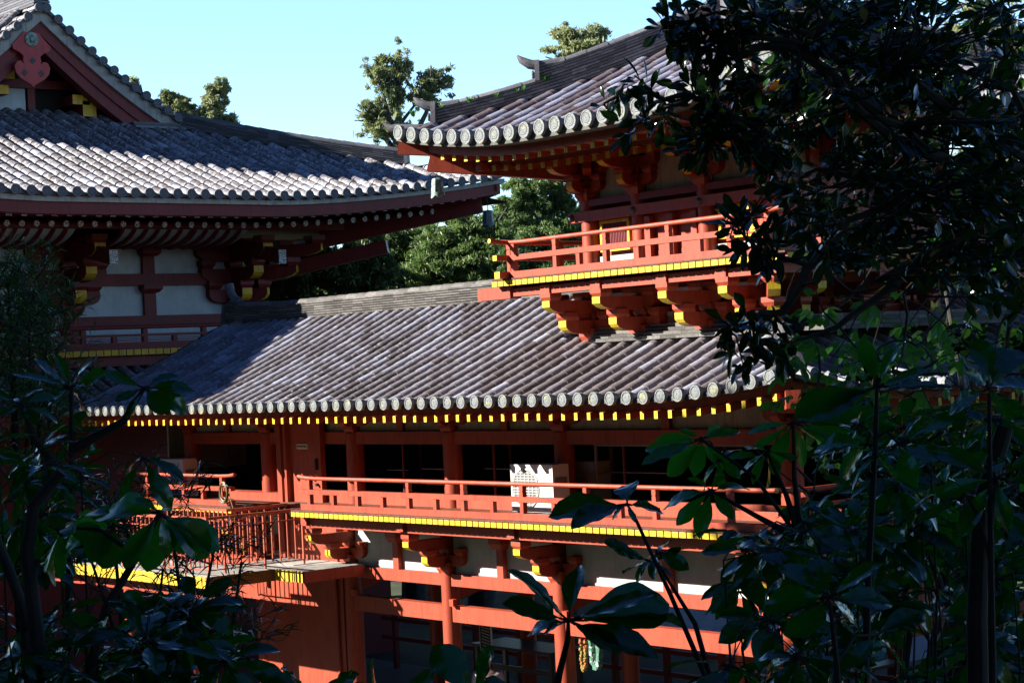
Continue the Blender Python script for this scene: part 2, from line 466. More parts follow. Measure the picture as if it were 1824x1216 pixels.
def tile_slope(P, a, n, idx, pitch, zf, tmax, r, tl, seed, tmin=None):
    """half-round rows and the pans between them. P eave start, a along eave, n inward; zf(s,t) height, tmax(s) length"""
    rnd = random.Random(seed)
    mb = MB(); pan = MB()
    P = Vector(P); a = Vector(a); n = Vector(n)
    def pt(s, t, dz=0.0):
        q = P + a * s + n * t
        return Vector((q.x, q.y, zf(s, t) + dz + H))
    ends = []
    def line(s, t0, t1, dz=0.0):
        k = max(2, int((t1 - t0) / 0.3))
        return [pt(s, t0 + (t1 - t0) * j / k, dz) for j in range(k + 1)]
    for i in idx:
        s = i * pitch
        t0 = tmin(s) if tmin else 0.0
        T = tmax(s)
        if T - t0 > 0.12:
            tile_run(mb, line(s, t0, T), a, r, tl, rnd)
        if t0 <= 0.001: ends.append(pt(s, -0.058, 0.055))
        # pans between this row and the next
        s2 = s + pitch
        T2 = max(tmax(s2), 0.0); T1 = max(T, 0)
        b0 = max(t0, tmin(s2) if tmin else 0.0)
        Tm = max(T1, T2) if min(T1, T2) > 0.02 else 0
        if Tm <= b0: continue
        c = b0
        while c < Tm - 0.01:
            e = min(c + tl * 0.8, Tm)
            tt = rnd.random()
            fr = []
            for tq, up in ((c, 0.022), (e, 0.0)):
                row = []
                for u, dz in ((0.0, 0.03), (0.33, -0.005), (0.67, -0.005), (1.0, 0.03)):
                    su = s + pitch * u
                    lim = T1 + (T2 - T1) * u
                    row.append(pan.vert(pt(su, min(tq, max(lim, b0)), dz + up)))
                fr.append(row)
            for u in range(3):
                pan.face((fr[0][u], fr[0][u + 1], fr[1][u + 1], fr[1][u]), 0, tt)
            if c == b0:                                  # the drip edge at the eave
                lo = [pan.vert(Vector(pan.v[q]) + Vector((0, 0, -0.055))) for q in fr[0]]
                for u in range(3):
                    pan.face((lo[u], lo[u + 1], fr[0][u + 1], fr[0][u]), 0, 1.0)
            else:
                lo = [pan.vert(Vector(pan.v[q]) + Vector((0, 0, -0.03))) for q in fr[0]]
                for u in range(3):
                    pan.face((lo[u], lo[u + 1], fr[0][u + 1], fr[0][u]), 0, 0.0)
            c = e
    return mb, pan, ends

def disc_mesh(name, r, mat):
    """round eave-end tile facing local -Y with a raised rim"""
    mb = MB(); n = 20
    prof = [(r, 0.05), (r, -0.012), (r * 0.84, -0.013), (r * 0.79, -0.006), (r * 0.60, -0.006), (r * 0.55, -0.009), (r * 0.25, -0.010)]
    rings = []
    for rr, y in prof:
        i = len(mb.v)
        for q in range(n):
            w = 2 * PI * q / n
            mb.v.append((rr * math.cos(w), y, rr * math.sin(w)))
        rings.append(i)
    for k in range(len(rings) - 1):
        for q in range(n):
            q2 = (q + 1) % n
            mb.face((rings[k] + q, rings[k] + q2, rings[k + 1] + q2, rings[k + 1] + q))
    mb.face([rings[-1] + q for q in range(n)])
    return mb.mesh(name, mat, smooth=12)

def ridge(pts, lift, h, w, layers, rnd, m=0, topm=0, top_r=0.075, toplen=0.28):
    """a ridge: overlapping courses of flat tiles with a row of half-round tiles along the top"""
    mb = MB()
    pts = [Vector(p) for p in pts]
    n = len(pts)
    def frame(k):
        d = (pts[min(k + 1, n - 1)] - pts[max(k - 1, 0)])
        d.z = 0; d.normalize()
        return Vector((-d.y, d.x, 0))
    for l in range(layers):
        z0 = h * l / layers; z1 = h * (l + 1) / layers - 0.004
        ww = w * (1.0 - 0.28 * l / layers)
        for k in range(n - 1):
            s0 = frame(k); s1 = frame(k + 1)
            t = rnd.random()
            i = len(mb.v)
            for p, s_ in ((pts[k], s0), (pts[k + 1], s1)):
                for sg in (-1, 1):
                    mb.v.append(tuple(p + s_ * sg * ww + Vector((0, 0, z0 + lift + 0.012))))
                    mb.v.append(tuple(p + s_ * sg * (ww + 0.006) + Vector((0, 0, z1 + lift))))
                    mb.v.append(tuple(p + s_ * sg * ww * 0.86 + Vector((0, 0, z0 + lift))))
            # per side: 0 lower,1 upper,2 recessed
            for o in (0, 3):
                a, b, c = i + o, i + o + 1, i + o + 2
                d, e, f = i + 6 + o, i + 7 + o, i + 8 + o
                mb.face((a, d, e, b), m, t); mb.face((c, f, d, a), m, 0.0)
            mb.face((i + 1, i + 7, i + 10, i + 4), m, t)
            if k == 0: mb.face((i, i + 1, i + 4, i + 3), m, t)
            if k == n - 2: mb.face((i + 6, i + 9, i + 10, i + 7), m, t)
    d0 = (pts[-1] - pts[0]); d0.z = 0; d0.normalize()
    A = Vector((-d0.y, d0.x, 0))
    tile_run(mb, [p + Vector((0, 0, h + lift - 0.01)) for p in pts], A, top_r, toplen, rnd, topm, dome=False)
    return mb

def arm_profile(L, h, front_only=False, back=0.1):
    c = [(1.0, 1.0), (1.0, 0.52), (0.93, 0.28), (0.82, 0.12), (0.68, 0.03), (0.55, 0.0)]
    f = [(L * a, h * b) for a, b in c]
    if front_only:
        return [(-back, h)] + f + [(-back, 0.0)]
    return [(-a, b) for a, b in f[::-1]] + f

def block(mb, c, w, h, m, ym=None):
    """bearing block: square top, tapering foot"""
    x, y, z = c
    t = h * 0.45
    w2 = w * 0.72
    i = len(mb.v)
    for ww, zz in ((w2, 0), (w, t), (w, h)):
        for dx, dy in ((-1, -1), (1, -1), (1, 1), (-1, 1)):
            mb.v.append((x + dx * ww, y + dy * ww, z + zz))
    mb.face((i + 3, i + 2, i + 1, i), m); mb.face((i + 8, i + 9, i + 10, i + 11), m)
    for k in (0, 4):
        for q in range(4):
            q2 = (q + 1) % 4
            mb.face((i + k + q, i + k + q2, i + k + 4 + q2, i + k + 4 + q), m)

def bracket_mesh(name, mats, s, reaches, walls, z0=0.0, diag=False, nose=True):
    """bracket set: local +X along the wall, -Y outward. mats: timber, yellow. reaches/walls: arm lengths per tier"""
    mb = MB()
    block(mb, (0, 0, z0), 0.17 * s, 0.22 * s, 0)
    z = z0 + 0.15 * s
    ah, aw, bh = 0.20 * s, 0.082 * s, 0.125 * s
    fullprof = arm_profile
    for k, (R, Wd) in enumerate(zip(reaches, walls)):
        if Wd > 0:
            mb.prism(arm_profile(Wd, ah), (0, aw, z), (1, 0, 0), (0, 0, 1), (0, -2 * aw, 0), 0, mf={0: 1, 10: 1} if False else None)
        dirs = [(0, -1)]
        if diag: dirs = [(0, -1), (1, 0), (0.7071, -0.7071)]
        for dx, dy in dirs:
            RR = R * (1.35 if dx and dy else 1.0)
            pr = arm_profile(RR, ah * 1.02, True, 0.12 * s)
            n = len(pr)
            side = Vector((-dy, dx, 0))
            mb.prism(pr, Vector((0, 0, z - 0.002)) - side * aw * 1.04, (dx, dy, 0), (0, 0, 1), side * 2 * aw * 1.04, 0, mf={1: 1, 2: 1, 3: 1})
            if R > 0.25 * s:
                block(mb, (dx * (RR - 0.11 * s), dy * (RR - 0.11 * s), z + ah), 0.118 * s, bh, 0)
        if Wd > 0:
            for sx in (-1, 1):
                block(mb, (sx * (Wd - 0.10 * s), 0, z + ah), 0.118 * s, bh * 1.01, 0)
        block(mb, (0, 0, z + ah), 0.12 * s, bh, 0)
        z += ah + bh * 0.9
    return mb.mesh(name, mats)
# ------------------------------------------------------------------ the two-storey wing corridor
XC, YC = -19.5, 21.12                     # axis of the corner where the wing turns away
DX = -16.36                               # right edge of the gallery deck
YF = 17.93                                # front edge of the gallery deck
PX = [-33.3, -30.5, -27.73, -24.97, -22.2, -17.6]
PY = [23.0, 25.8, 28.6, 31.4, 34.2]
FLOOR = -6.35
wing = thing('wing_corridor', 'vermilion two storey wing corridor with mottled grey tiled roof and long yellow tipped gallery', 'building', (-25, 21, 0))
mb = MB()
mb.box(-36, -15.5, 17.6, 24.6, 0.0, FLOOR + H)
mb.box(-23.4, -15.5, 24.6, 46, 0.0, FLOOR + H - 0.003)
mb.build('podium', stone, wing)

# pillars
def cyl(r, h, n=18, ent=0.0):
    m_ = MB(); m_.lathe((0, 0, 0), [(r, 0), (r, h * 0.6), (r - ent, h)], n); return m_.mesh('pillar', red, smooth=True)
gp = cyl(0.155, 3.02, 18, 0.01); up = cyl(0.16, 1.24, 18, 0.004)
low_spots = [(x, 19.1) for x in PX] + [(x, 22.97) for x in PX] + [(-17.6, y) for y in PY] + [(-21.4, y) for y in PY[1:]]
for x, y in low_spots: place('pillar', gp, wing, (x, y, FLOOR + H))
for x, y in [(x, 19.28) for x in PX] + [(x, 22.9) for x in PX] + [(-17.72, y) for y in PY]: place('pillar', up, wing, (x, y, -2.32 + H))

# beams of the ground storey, butted between the pillars
def beam(name, x0, x1, y0, y1, z0, z1, mat=red, par=None):
    b = MB(); b.box(x0, x1, y0, y1, z0 + H, z1 + H)
    return b.build(name, mat, par or wing)
for a, b in zip(PX, PX[1:]):
    for y in (19.1, 22.97):
        beam('beam', a + 0.13, b - 0.13, y - 0.075, y + 0.075, -3.545, -3.352)
        beam('beam', a + 0.13, b - 0.13, y - 0.08, y + 0.08, -4.12, -3.86)
ys = [19.1] + PY
for a, b in zip(ys, ys[1:]):
    for z0, z1, w in ((-3.545, -3.352, 0.075), (-4.12, -3.86, 0.08)):
        beam('beam', -17.6 - w, -17.6 + w, a + 0.13, b - 0.13, z0, z1)
# cross beams, bowed, with a nose through each front pillar
for x in PX:
    b = MB()
    pr = [(0.13, 0.0), (0.5, 0.10), (1.93, 0.20), (3.36, 0.10), (3.73, 0.0), (3.73, 0.26), (3.36, 0.36), (1.93, 0.44), (0.5, 0.36), (0.13, 0.28)]
    b.prism(pr, (x - 0.07, 19.1, -3.80 + H), (0, 1, 0), (0, 0, 1), (0.14, 0, 0))
    b.box(x + 0.165, x + 0.27, 18.93, 19.02, -3.855 + H, -3.745 + H)
    b.build('cross_beam', red, wing)
# ceiling of the ground storey / floor of the gallery room
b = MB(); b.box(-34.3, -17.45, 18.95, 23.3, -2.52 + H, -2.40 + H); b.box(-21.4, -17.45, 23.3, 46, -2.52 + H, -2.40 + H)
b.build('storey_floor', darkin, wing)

# plaster panels under the gallery with struts at mid bay
def strut_obj(x, y, z0, z1, w=0.075, cap=True, face_x=False):
    s = MB()
    if face_x: s.box(x - 0.06, x + 0.06, y - w, y + w, z0 + H, z1 - 0.2 + H)
    else: s.box(x - w, x + w, y - 0.06, y + 0.06, z0 + H, z1 - 0.2 + H)
    if cap: block(s, (x, y - 0.0, z1 - 0.2 + H), 0.15, 0.2, 0)
    else: s.box(x - w, x + w, y - 0.05, y + 0.05, z1 - 0.2 + H, z1 + H)
    return s.build('strut', red, wing)
for a, b in zip(PX[1:], PX[2:]):
    p = MB(); p.box(a + 0.11, b - 0.11, 19.12, 19.18, -3.352 + H, -2.56 + H); p.build('wall_panel', white, wing)
    strut_obj((a + b) / 2 if b != -17.6 else -19.85, 19.09, -3.352, -2.70)
for a, b in zip(ys, ys[1:]):
    p = MB(); p.box(-17.66, -17.60, a + 0.11, b - 0.11, -3.352 + H, -2.56 + H); p.build('wall_panel', white, wing)
    strut_obj(-17.57, (a + b) / 2, -3.352, -2.70, face_x=True)

# gallery deck, its beams and the joists with yellow ends
G0, G1 = -27.76, DX
b = MB(); b.box(G0, G1 + 0.005, YF - 0.012, 19.35, -2.331 + H, -2.300 + H); b.box(-34.0, -29.72, YF - 0.012, 19.35, -2.331 + H, -2.300 + H)
b.box(-17.9, G1 + 0.005, 19.35, 44, -2.331 + H, -2.300 + H)
b.box(-29.72, G0, 18.95, 19.35, -2.331 + H, -2.300 + H)
b.build('deck', deckm, wing)
b = MB(); b.box(G0 + 0.12, G1 - 0.42, 18.2, 18.34, -2.615 + H, -2.418 + H); b.box(-34.0, -29.9, 18.2, 18.34, -2.615 + H, -2.418 + H)
b.box(G1 - 0.42, G1 - 0.28, 18.2, 44, -2.615 + H, -2.418 + H)
b.build('deck_beam', red, wing)
for x, y in [(G0 + 0.33, 18.27), (-27.73 + 0.33, 18.27)][:1]: pass
jm = MB(); jm.box(-0.059, 0.059, 0.0, 1.3, -0.041, 0.041, 0, mf={'front': 1}); jmesh = jm.mesh('joist', [red, yel])
nj = 0; xs = []
x = G0 + 0.045
while x < G1 - 0.03: xs.append(x); x += 0.1418
xl = -29.78
while xl > -33.9: xs.append(xl); xl -= 0.1418
for x in xs:
    if nj < 100: place('joist', jmesh, wing, (x, YF, -2.374 + H)); nj += 1
jl = MB()
for x in xs[100:]: jl.box(x - 0.0625, x + 0.0625, YF, YF + 1.3, -2.415 + H, -2.333 + H, 0, mf={'front': 1})
y = YF + 0.10
while y < 40:
    jl.box(G1 - 1.2, G1 + 0.0, y, y + 0.125, -2.415 + H, -2.333 + H, 0, mf={'right': 1}); y += 0.1418
tag(jl.build('joist_row', [red, yel], wing), kind='stuff')
# diagonal corner beam end under the deck corner
b = MB(); c = Vector((G1 - 0.02, YF - 0.02, -2.52 + H)); u = Vector((0.7071, -0.7071, 0)); v = Vector((0.7071, 0.7071, 0))
b.obox(c - u * 0.6, u * 0.72, v * 0.085, (0, 0, 0.10)); b.build('corner_beam', yels, wing)

br_low = bracket_mesh('bracket', [red, yel], 0.9, [0.50, 0.86], [0.46, 0.0])
br_cor = bracket_mesh('bracket', [red, yel], 0.9, [0.50, 0.86], [0.46, 0.0], diag=True)
for x in PX:
    place('bracket', br_cor if x == -17.6 else br_low, wing, (x, 19.1, -3.36 + H))
for y in PY: place('bracket', br_low, wing, (-17.6, y, -3.36 + H), PI / 2)
tipm = MB(); tipm.box(-0.085, 0.085, -0.05, 0.17, 0, 0.15); tipmesh = tipm.mesh('beam_block', red)
for x in PX[1:]: place('beam_block', tipmesh, wing, (x, 18.19, -2.59 + H))

# gallery railing
def railing(par, x0, x1, yc, zb, posts, shorts, endcaps=True, scale=1.0, side='front', capm=None, end0=True, end1=True):
    """three-rail balustrade along X (front) or Y (side): base rail is the part, the rest its sub-parts"""
    def bx(a0, a1, c0, c1, z0, z1, m=0, mf=None):
        q = MB()
        if side == 'front': q.box(a0, a1, yc + c0, yc + c1, z0 + H, z1 + H, m, mf=mf)
        else: q.box(yc + c0, yc + c1, a0, a1, z0 + H, z1 + H, m, mf=mf)
        return q
    ends = {'left': 1, 'right': 1} if side == 'front' else {'front': 1, 'back': 1}
    ms = [red, capm or red]
    base = bx(x0, x1, -0.06, 0.06, zb, zb + 0.098, 0, ends).build('railing', ms, par)
    bx(x0 - 0.03, x1 + 0.03, -0.045, 0.045, zb + 0.264, zb + 0.342, 0, ends).build('middle_rail', ms, base)
    z = zb + 0.525 + H
    def P(s, dz=0):
        return (s, yc, z + dz) if side == 'front' else (yc, s, z + dz)
    t = MB()
    pts = [P(x0 - 0.12, 0.03), P(x0 + 0.1, 0.008), P(x0 + 0.4, 0)] + [P(x1 - 0.4, 0), P(x1 - 0.1, 0.008), P(x1 + 0.12, 0.03)]
    t.tube(pts, [0.036, 0.033, 0.033, 0.033, 0.033, 0.036], 10, 0, True, capm=1)
    t.build('top_rail', ms, base, smooth=True)
    for s in posts:
        q = MB()
        def pb(hw, z0, z1):
            if side == 'front': q.box(s - hw, s + hw, yc - 0.038, yc + 0.038, z0 + H, z1 + H)
            else: q.box(yc - 0.038, yc + 0.038, s - hw, s + hw, z0 + H, z1 + H)
        pb(0.038, zb + 0.098, zb + 0.264); pb(0.038, zb + 0.342, zb + 0.41); pb(0.030, zb + 0.41, zb + 0.43); pb(0.038, zb + 0.43, zb + 0.502)
        q.build('post', red, base)
    for s in shorts:
        q = MB()
        if side == 'front': q.box(s - 0.037, s + 0.037, yc - 0.036, yc + 0.036, zb + 0.098 + H, zb + 0.264 + H)
        else: q.box(yc - 0.036, yc + 0.036, s - 0.037, s + 0.037, zb + 0.098 + H, zb + 0.264 + H)
        q.build('short_post', red, base)
    return base
posts = [-27.34 + 1.397 * k for k in range(8)]
railing(wing, -27.56, -16.6, 18.05, -2.299, posts, [p + 0.699 for p in posts[:-1]])
lp = [-30.16 - 1.36 * k for k in range(3)]
railing(wing, -33.9, -29.85, 18.05, -2.299, lp, [p - 0.68 for p in lp])
sp = [18.3 + 1.397 * k for k in range(12)]
railing(wing, 17.9, 42, -16.5, -2.298, sp, [p + 0.7 for p in sp], side='side', capm=yel)

# upper storey: low wall, lintel, plaster band, eave struts
for a, b in zip(PX, PX[1:]):
    beam('low_wall', a + 0.13, b - 0.13, 19.20, 19.36, -2.32, -2.15)
    beam('lintel', a + 0.13, b - 0.13, 19.21, 19.35, -1.272, -1.06)
    p = MB(); p.box(a + 0.1, b - 0.1, 19.30, 19.36, -1.06 + H, -0.5 + H); p.build('plaster_band', cream, wing)
    s = MB(); xm = (a + b) / 2 if b != -17.6 else -19.94; s.box(xm - 0.085, xm + 0.085, 19.24, 19.298, -1.06 + H, -0.5 + H); s.build('strut', red, wing)
for a, b in zip(ys, ys[1:]):
    beam('low_wall', -17.84, -17.68, a + 0.2, b - 0.13, -2.32, -2.15)
    beam('lintel', -17.79, -17.65, a + 0.2, b - 0.13, -1.272, -1.06)
    p = MB(); p.box(-17.82, -17.76, a + 0.2, b - 0.1, -1.06 + H, -0.5 + H); p.build('plaster_band', cream, wing)
br_eave = bracket_mesh('eave_bracket', [red, red], 0.85, [0.30], [0.42])
for x in PX: place('eave_bracket', br_eave, wing, (x, 19.28, -1.09 + H))
# inner wall and ceiling of the upper room: dark behind the openings
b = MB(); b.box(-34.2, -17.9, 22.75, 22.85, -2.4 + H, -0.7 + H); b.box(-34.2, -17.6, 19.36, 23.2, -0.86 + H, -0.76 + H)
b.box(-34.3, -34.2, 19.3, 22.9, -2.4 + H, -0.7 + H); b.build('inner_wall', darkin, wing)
# window mullions and rails in the dark openings
mu = MB()
for xa in (-26.55, -24.1, -21.05): mu.box(xa - 0.012, xa + 0.012, 19.42, 19.45, -2.15 + H, -1.27 + H)
mu.build('window_mullion', redd, wing)
for x0, x1, z in ((-27.3, -26.7, -1.75), (-26.3, -25.2, -1.72), (-24.6, -23.2, -1.70), (-26.2, -25.3, -1.98), (-24.6, -23.3, -1.98), (-21.8, -20.3, -1.72)):
    q = MB(); q.box(x0, x1, 19.62, 19.66, z + H, z + 0.012 + H); q.build('window_rail', casing_d, wing)
fr = MB(); fr.box(-21.62, -18.4, 19.40, 19.43, -1.31 + H, -1.285 + H); fr.box(-21.66, -21.62, 19.40, 19.43, -2.15 + H, -1.285 + H); fr.build('window_frame', casing_d, wing)
# plain door with name plate, pilaster beside it
dr = MB(); dr.box(-29.52, -28.55, 19.10, 19.2, -2.30 + H, -0.72 + H)
door = dr.build('door', red, wing)
hd = MB(); hd.box(-28.68, -28.64, 19.05, 19.10, -1.72 + H, -1.52 + H); hd.tube([(-28.66, 19.10, -1.98 + H), (-28.66, 19.04, -1.98 + H)], 0.028, 8); hd.build('handle', iron, door)
sg = MB(); sg.box(-29.27, -28.93, 19.085, 19.0985, -1.355 + H, -1.262 + H); plate = sg.build('name_plate', signm, door)
pl = MB(); pl.box(-29.80, -29.66, 18.98, 19.2, -3.30 + H, -0.72 + H); pl.box(-29.66, -29.60, 19.06, 19.2, -3.30 + H, -0.72 + H); pl.box(-29.60, -29.52, 19.0, 19.2, -3.30 + H, -0.72 + H)
pl.build('pilaster', red, wing)
def text(s, size, loc, rot, mat, parent, name='lettering', width=None):
    c = bpy.data.curves.new('lettering', 'FONT'); c.body = s; c.size = size; c.align_x = 'CENTER'; c.align_y = 'CENTER'; c.extrude = 0.0015
    c.materials.append(mat)
    o = bpy.data.objects.new(name, c); COL.objects.link(o)
    o.rotation_euler = rot; o.location = Vector(loc) - wloc(parent); o.parent = parent
    bpy.context.view_layer.update()
    w = o.dimensions.x
    k = width / w if width and w > 0 else 1.0
    me = bpy.data.meshes.new_from_object(o.evaluated_get(bpy.context.evaluated_depsgraph_get()))
    me.transform(Matrix.Diagonal((k, 1, 1, 1)))
    m_ = bpy.data.objects.new(name, me); COL.objects.link(m_)
    m_.rotation_euler = rot; m_.location = o.location; m_.parent = parent
    bpy.data.objects.remove(o)
    return m_
tx = text('EMPLOYEES ONLY', 0.052, (-29.10, 19.082, -1.308 + H), (PI / 2, 0, 0), inkm, door, width=0.30)
# threshold wall and steps in the gap where the footbridge lands
b = MB(); b.box(-31.4, -29.80, 19.02, 19.2, -2.36 + H, -2.15 + H); b.build('threshold_wall', red, wing)
b = MB(); b.box(-29.5, -28.0, 18.98, 19.1, -3.3 + H, -2.33 + H); b.build('landing_wall', red, wing)
# solid red wall of the ground storey at the left, white skirting panel above
b = MB(); b.box(-30.72, -27.88, 18.985, 19.14, FLOOR + H, -3.352 + H); rw = b.build('ground_wall', red, wing)
dp = MB(); dp.tube([(-28.05, 18.94, -3.5 + H), (-28.05, 18.98, FLOOR + H)], 0.035, 8); dp.build('drainpipe', red, wing, smooth=True)
wr = MB(); wr.tube([(-30.7 + 0.1 * k, 18.972, -4.62 + H - 0.22 * math.sin(PI * min(k, 12) / 12) + (0.04 * max(0, k - 9))) for k in range(15)], 0.008, 5); wr.build('wire', iron, wing)

# eaves: boards, rafters, tiles
YE, XE = 17.3, -15.7
lift_r = lambda d: 0.27 * max(0.0, 1 - d / 3.2) ** 2.5
def z_front(s, t):                        # s measured from the corner to the left
    return -0.565 + 0.385 * t + 0.0145 * t * t + lift_r(s) * (1 - t / 4.2) ** 2
TMAX = YC - YE - 0.16
PIT = 0.3187
rows = range(1, 60)
mbt, pan, ends = tile_slope((XE, YE, 0), (-1, 0, 0), (0, 1, 0), rows, PIT, z_front, lambda s: min(s, TMAX), 0.086, 0.30, 3)
rf = mbt.build('roof_tiles', tile_c, wing, smooth=True)
pan.build('pan_tiles', pan_m, wing)
dm = disc_mesh('eave_tile', 0.092, disc_m)
for p in ends: place('eave_tile', dm, wing, p)
mbt, pan, ends2 = tile_slope((XE, YE, 0), (0, 1, 0), (-1, 0, 0), range(1, 78), PIT, z_front, lambda s: min(s, TMAX), 0.086, 0.30, 4)
mbt.build('roof_tiles', tile_c, wing, smooth=True); pan.build('pan_tiles', pan_m, wing)
for p in ends2[:30]: place('eave_tile', dm, wing, p, PI / 2)
b = MB()                                   # plain far slopes
b.quad((-34.5, YC, 1.05 + H), (-23.6, YC, 1.05 + H), (-23.6, 24.9, -0.55 + H), (-34.5, 24.9, -0.55 + H))
b.quad((XC, YC, 1.05 + H), (XC, 44, 1.05 + H), (-23.3, 44, -0.55 + H), (-23.3, YC, -0.55 + H))
b.build('far_slope', pan_m, wing)
LX = -34.45
def eave_strip(name, y, w, z0, z1, mat):
    q = MB()
    for k in range(64):
        s0 = (XE - LX) * k / 64; s1 = (XE - LX) * (k + 1) / 64
        off = YE - y                      # negative when set back
        c0 = lift_r(max(s0, 0)); c1 = lift_r(s1)
        X0 = XE - s0 + (off if s0 < 1e-6 else 0); X1 = XE - s1
        if k == 0: X0 = XE + off
        for (ya, za, zb) in ((y, z0, z1),):
            i = len(q.v)
            q.v += [(X0, ya, za + c0 + H), (X1, ya, za + c1 + H), (X1, ya, zb + c1 + H), (X0, ya, zb + c0 + H),
                    (X0 - (w if k == 0 else 0), ya + w, za + c0 + H), (X1, ya + w, za + c1 + H), (X1, ya + w, zb + c1 + H), (X0 - (w if k == 0 else 0), ya + w, zb + c0 + H)]
            q.face((i, i + 1, i + 2, i + 3)); q.face((i + 4, i + 5, i + 1, i)); q.face((i + 3, i + 2, i + 6, i + 7))
        # the right hand eave, mirrored about the corner
        i = len(q.v)
        Ya = YE + s0 + (y - YE if k else y - YE); 
        Y0 = y if k == 0 else YE + s0; Y1 = YE + s1; xx = XE + (YE - y)
        q.v += [(xx, Y0, z0 + c0 + H), (xx, Y1, z0 + c1 + H), (xx, Y1, z1 + c1 + H), (xx, Y0, z1 + c0 + H), (xx - w, Y0 + (w if k == 0 else 0), z0 + c0 + H), (xx - w, Y1, z0 + c1 + H), (xx - w, Y1, z1 + c1 + H), (xx - w, Y0 + (w if k == 0 else 0), z1 + c0 + H)]
        q.face((i, i + 1, i + 2, i + 3)); q.face((i, i + 4, i + 5, i + 1)); q.face((i + 3, i + 2, i + 6, i + 7))
    return q.build(name, mat, wing)
eave_strip('eave_board', 17.31, 0.30, -0.604, -0.555, eaveg)
eave_strip('fascia', 17.55, 0.16, -0.715, -0.606, red)
sf = MB()
for k in range(40):                        # sloping board ceiling under the rafters
    x0 = XE - 0.25 - (XE - 0.25 - LX) * k / 40; x1 = XE - 0.25 - (XE - 0.25 - LX) * (k + 1) / 40
    c0 = lift_r(XE - x0); c1 = lift_r(XE - x1)
    sf.quad((x0, 17.6, -0.690 + c0 + H), (x1, 17.6, -0.690 + c1 + H), (x1, 19.34, -0.46 + H), (x0, 19.34, -0.46 + H))
for k in range(30):
    y0 = 17.55 + 0.9 * k; y1 = y0 + 0.9; c0 = lift_r(y0 - YE); c1 = lift_r(y1 - YE)
    sf.quad((XE - 0.25, y0, -0.700 + c0 + H), (XE - 0.25, y1, -0.700 + c1 + H), (-17.74, y1, -0.46 + H), (-17.74, y0, -0.46 + H))
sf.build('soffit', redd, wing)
rm = MB(); rm.prism([(0, 0), (0, 0.1), (1.85, 0.335), (1.85, 0.235)], (-0.033, 0, 0), (0, 1, 0), (0, 0, 1), (0.066, 0, 0), 0, mf={0: 1}); rmesh = rm.mesh('rafter', [red, yel])
x = -16.12; nr = 0
while x > -34.3:
    o = place('rafter', rmesh, wing, (x, 17.42, -0.822 + lift_r(XE - x) + H)); nr += 1
    x -= 0.262
y = 17.85
while y < 25:
    place('rafter', rmesh, wing, (-15.82, y, -0.822 + lift_r(y - YE) + H), PI / 2); y += 0.262
# hip corner plank and hip ridge with end ornament
u = Vector((1, -1, 0)).normalized(); v = Vector((1, 1, 0)).normalized()
b = MB(); b.obox(Vector((XE - 0.12, YE + 0.12, -0.66 + H)) - u * 0.9, u * 0.95 + Vector((0, 0, 0.06)), v * 0.09, (0, 0, 0.11)); b.build('hip_rafter', red, wing)
rnd = random.Random(5)
hp = []
for k in range(9):
    t = 2.05 - 1.45 * k / 8
    hp.append((XE - t, YE + t, z_front(t, t) + H))
ridge(hp, 0.03, 0.20, 0.15, 4, rnd, top_r=0.085).build('hip_ridge', ridge_d, wing, smooth=30)
od = disc_mesh('ridge_end_tile', 0.14, disc_m)
place('ridge_end_tile', od, wing, Vector(hp[-1]) + Vector((0.06, -0.06, 0.25)), PI / 4)
b = MB(); b.prism([(-0.2, 0), (0.2, 0), (0.16, 0.15), (0.08, 0.22), (-0.08, 0.22), (-0.16, 0.15)], Vector(hp[-1]) + Vector((0.02, -0.02, 0.0)), v, (0, 0, 1), u * 0.07); b.build('ridge_end_plate', ridge_d, wing)
# main ridge with an upturned horn at the hall end
rp = []
for k in range(40):
    x = -34.62 + (34.62 - 21.9) * k / 39
    rp.append((x, YC, 1.02 + 0.13 * max(0, 1 - (x + 34.62) / 2.2) ** 2 + H))
ridge(rp, 0.0, 0.36, 0.15, 8, rnd, top_r=0.085, toplen=0.33).build('ridge', ridge_m, wing, smooth=30)
b = MB(); b.tube([(-34.25, YC, 1.50 + H), (-34.48, YC, 1.60 + H), (-34.60, YC, 1.74 + H), (-34.66, YC, 1.90 + H)], [0.10, 0.095, 0.085, 0.10], 12); b.build('ridge_horn', ridge_d, wing, smooth=True)
b = MB(); b.prism([(-0.22, 0), (0.22, 0), (0.19, 0.22), (0.14, 0.42), (-0.14, 0.42), (-0.19, 0.22)], (-34.66, YC, 1.08 + H), (0, 1, 0), (0, 0, 1), (-0.06, 0, 0)); b.build('ridge_end_plate', ridge_d, wing)
# right wing ridge
rp = [(XC, 23.5 + 0.8 * k, 1.02 + H) for k in range(25)]
ridge(rp, 0.0, 0.36, 0.15, 6, rnd, top_r=0.085, toplen=0.33).build('ridge', ridge_d, wing, smooth=30)
# gable verge board at the hall end
b = MB(); b.prism([(0, 0), (TMAX, 1.62), (TMAX, 1.46), (0, -0.17)], (LX - 0.02, YE + 0.05, -0.56 + H), (0, 1, 0), (0, 0, 1), (-0.07, 0, 0)); b.build('verge_board', redd, wing)
b = MB(); b.prism([(0, 0), (3.68, 1.60), (3.68, -1.2), (1.9, -1.2), (1.9, 0.3)], (LX + 0.3, YE + 0.05, -0.62 + H), (0, 1, 0), (0, 0, 1), (-0.06, 0, 0)); b.build('gable_wall', cream, wing)
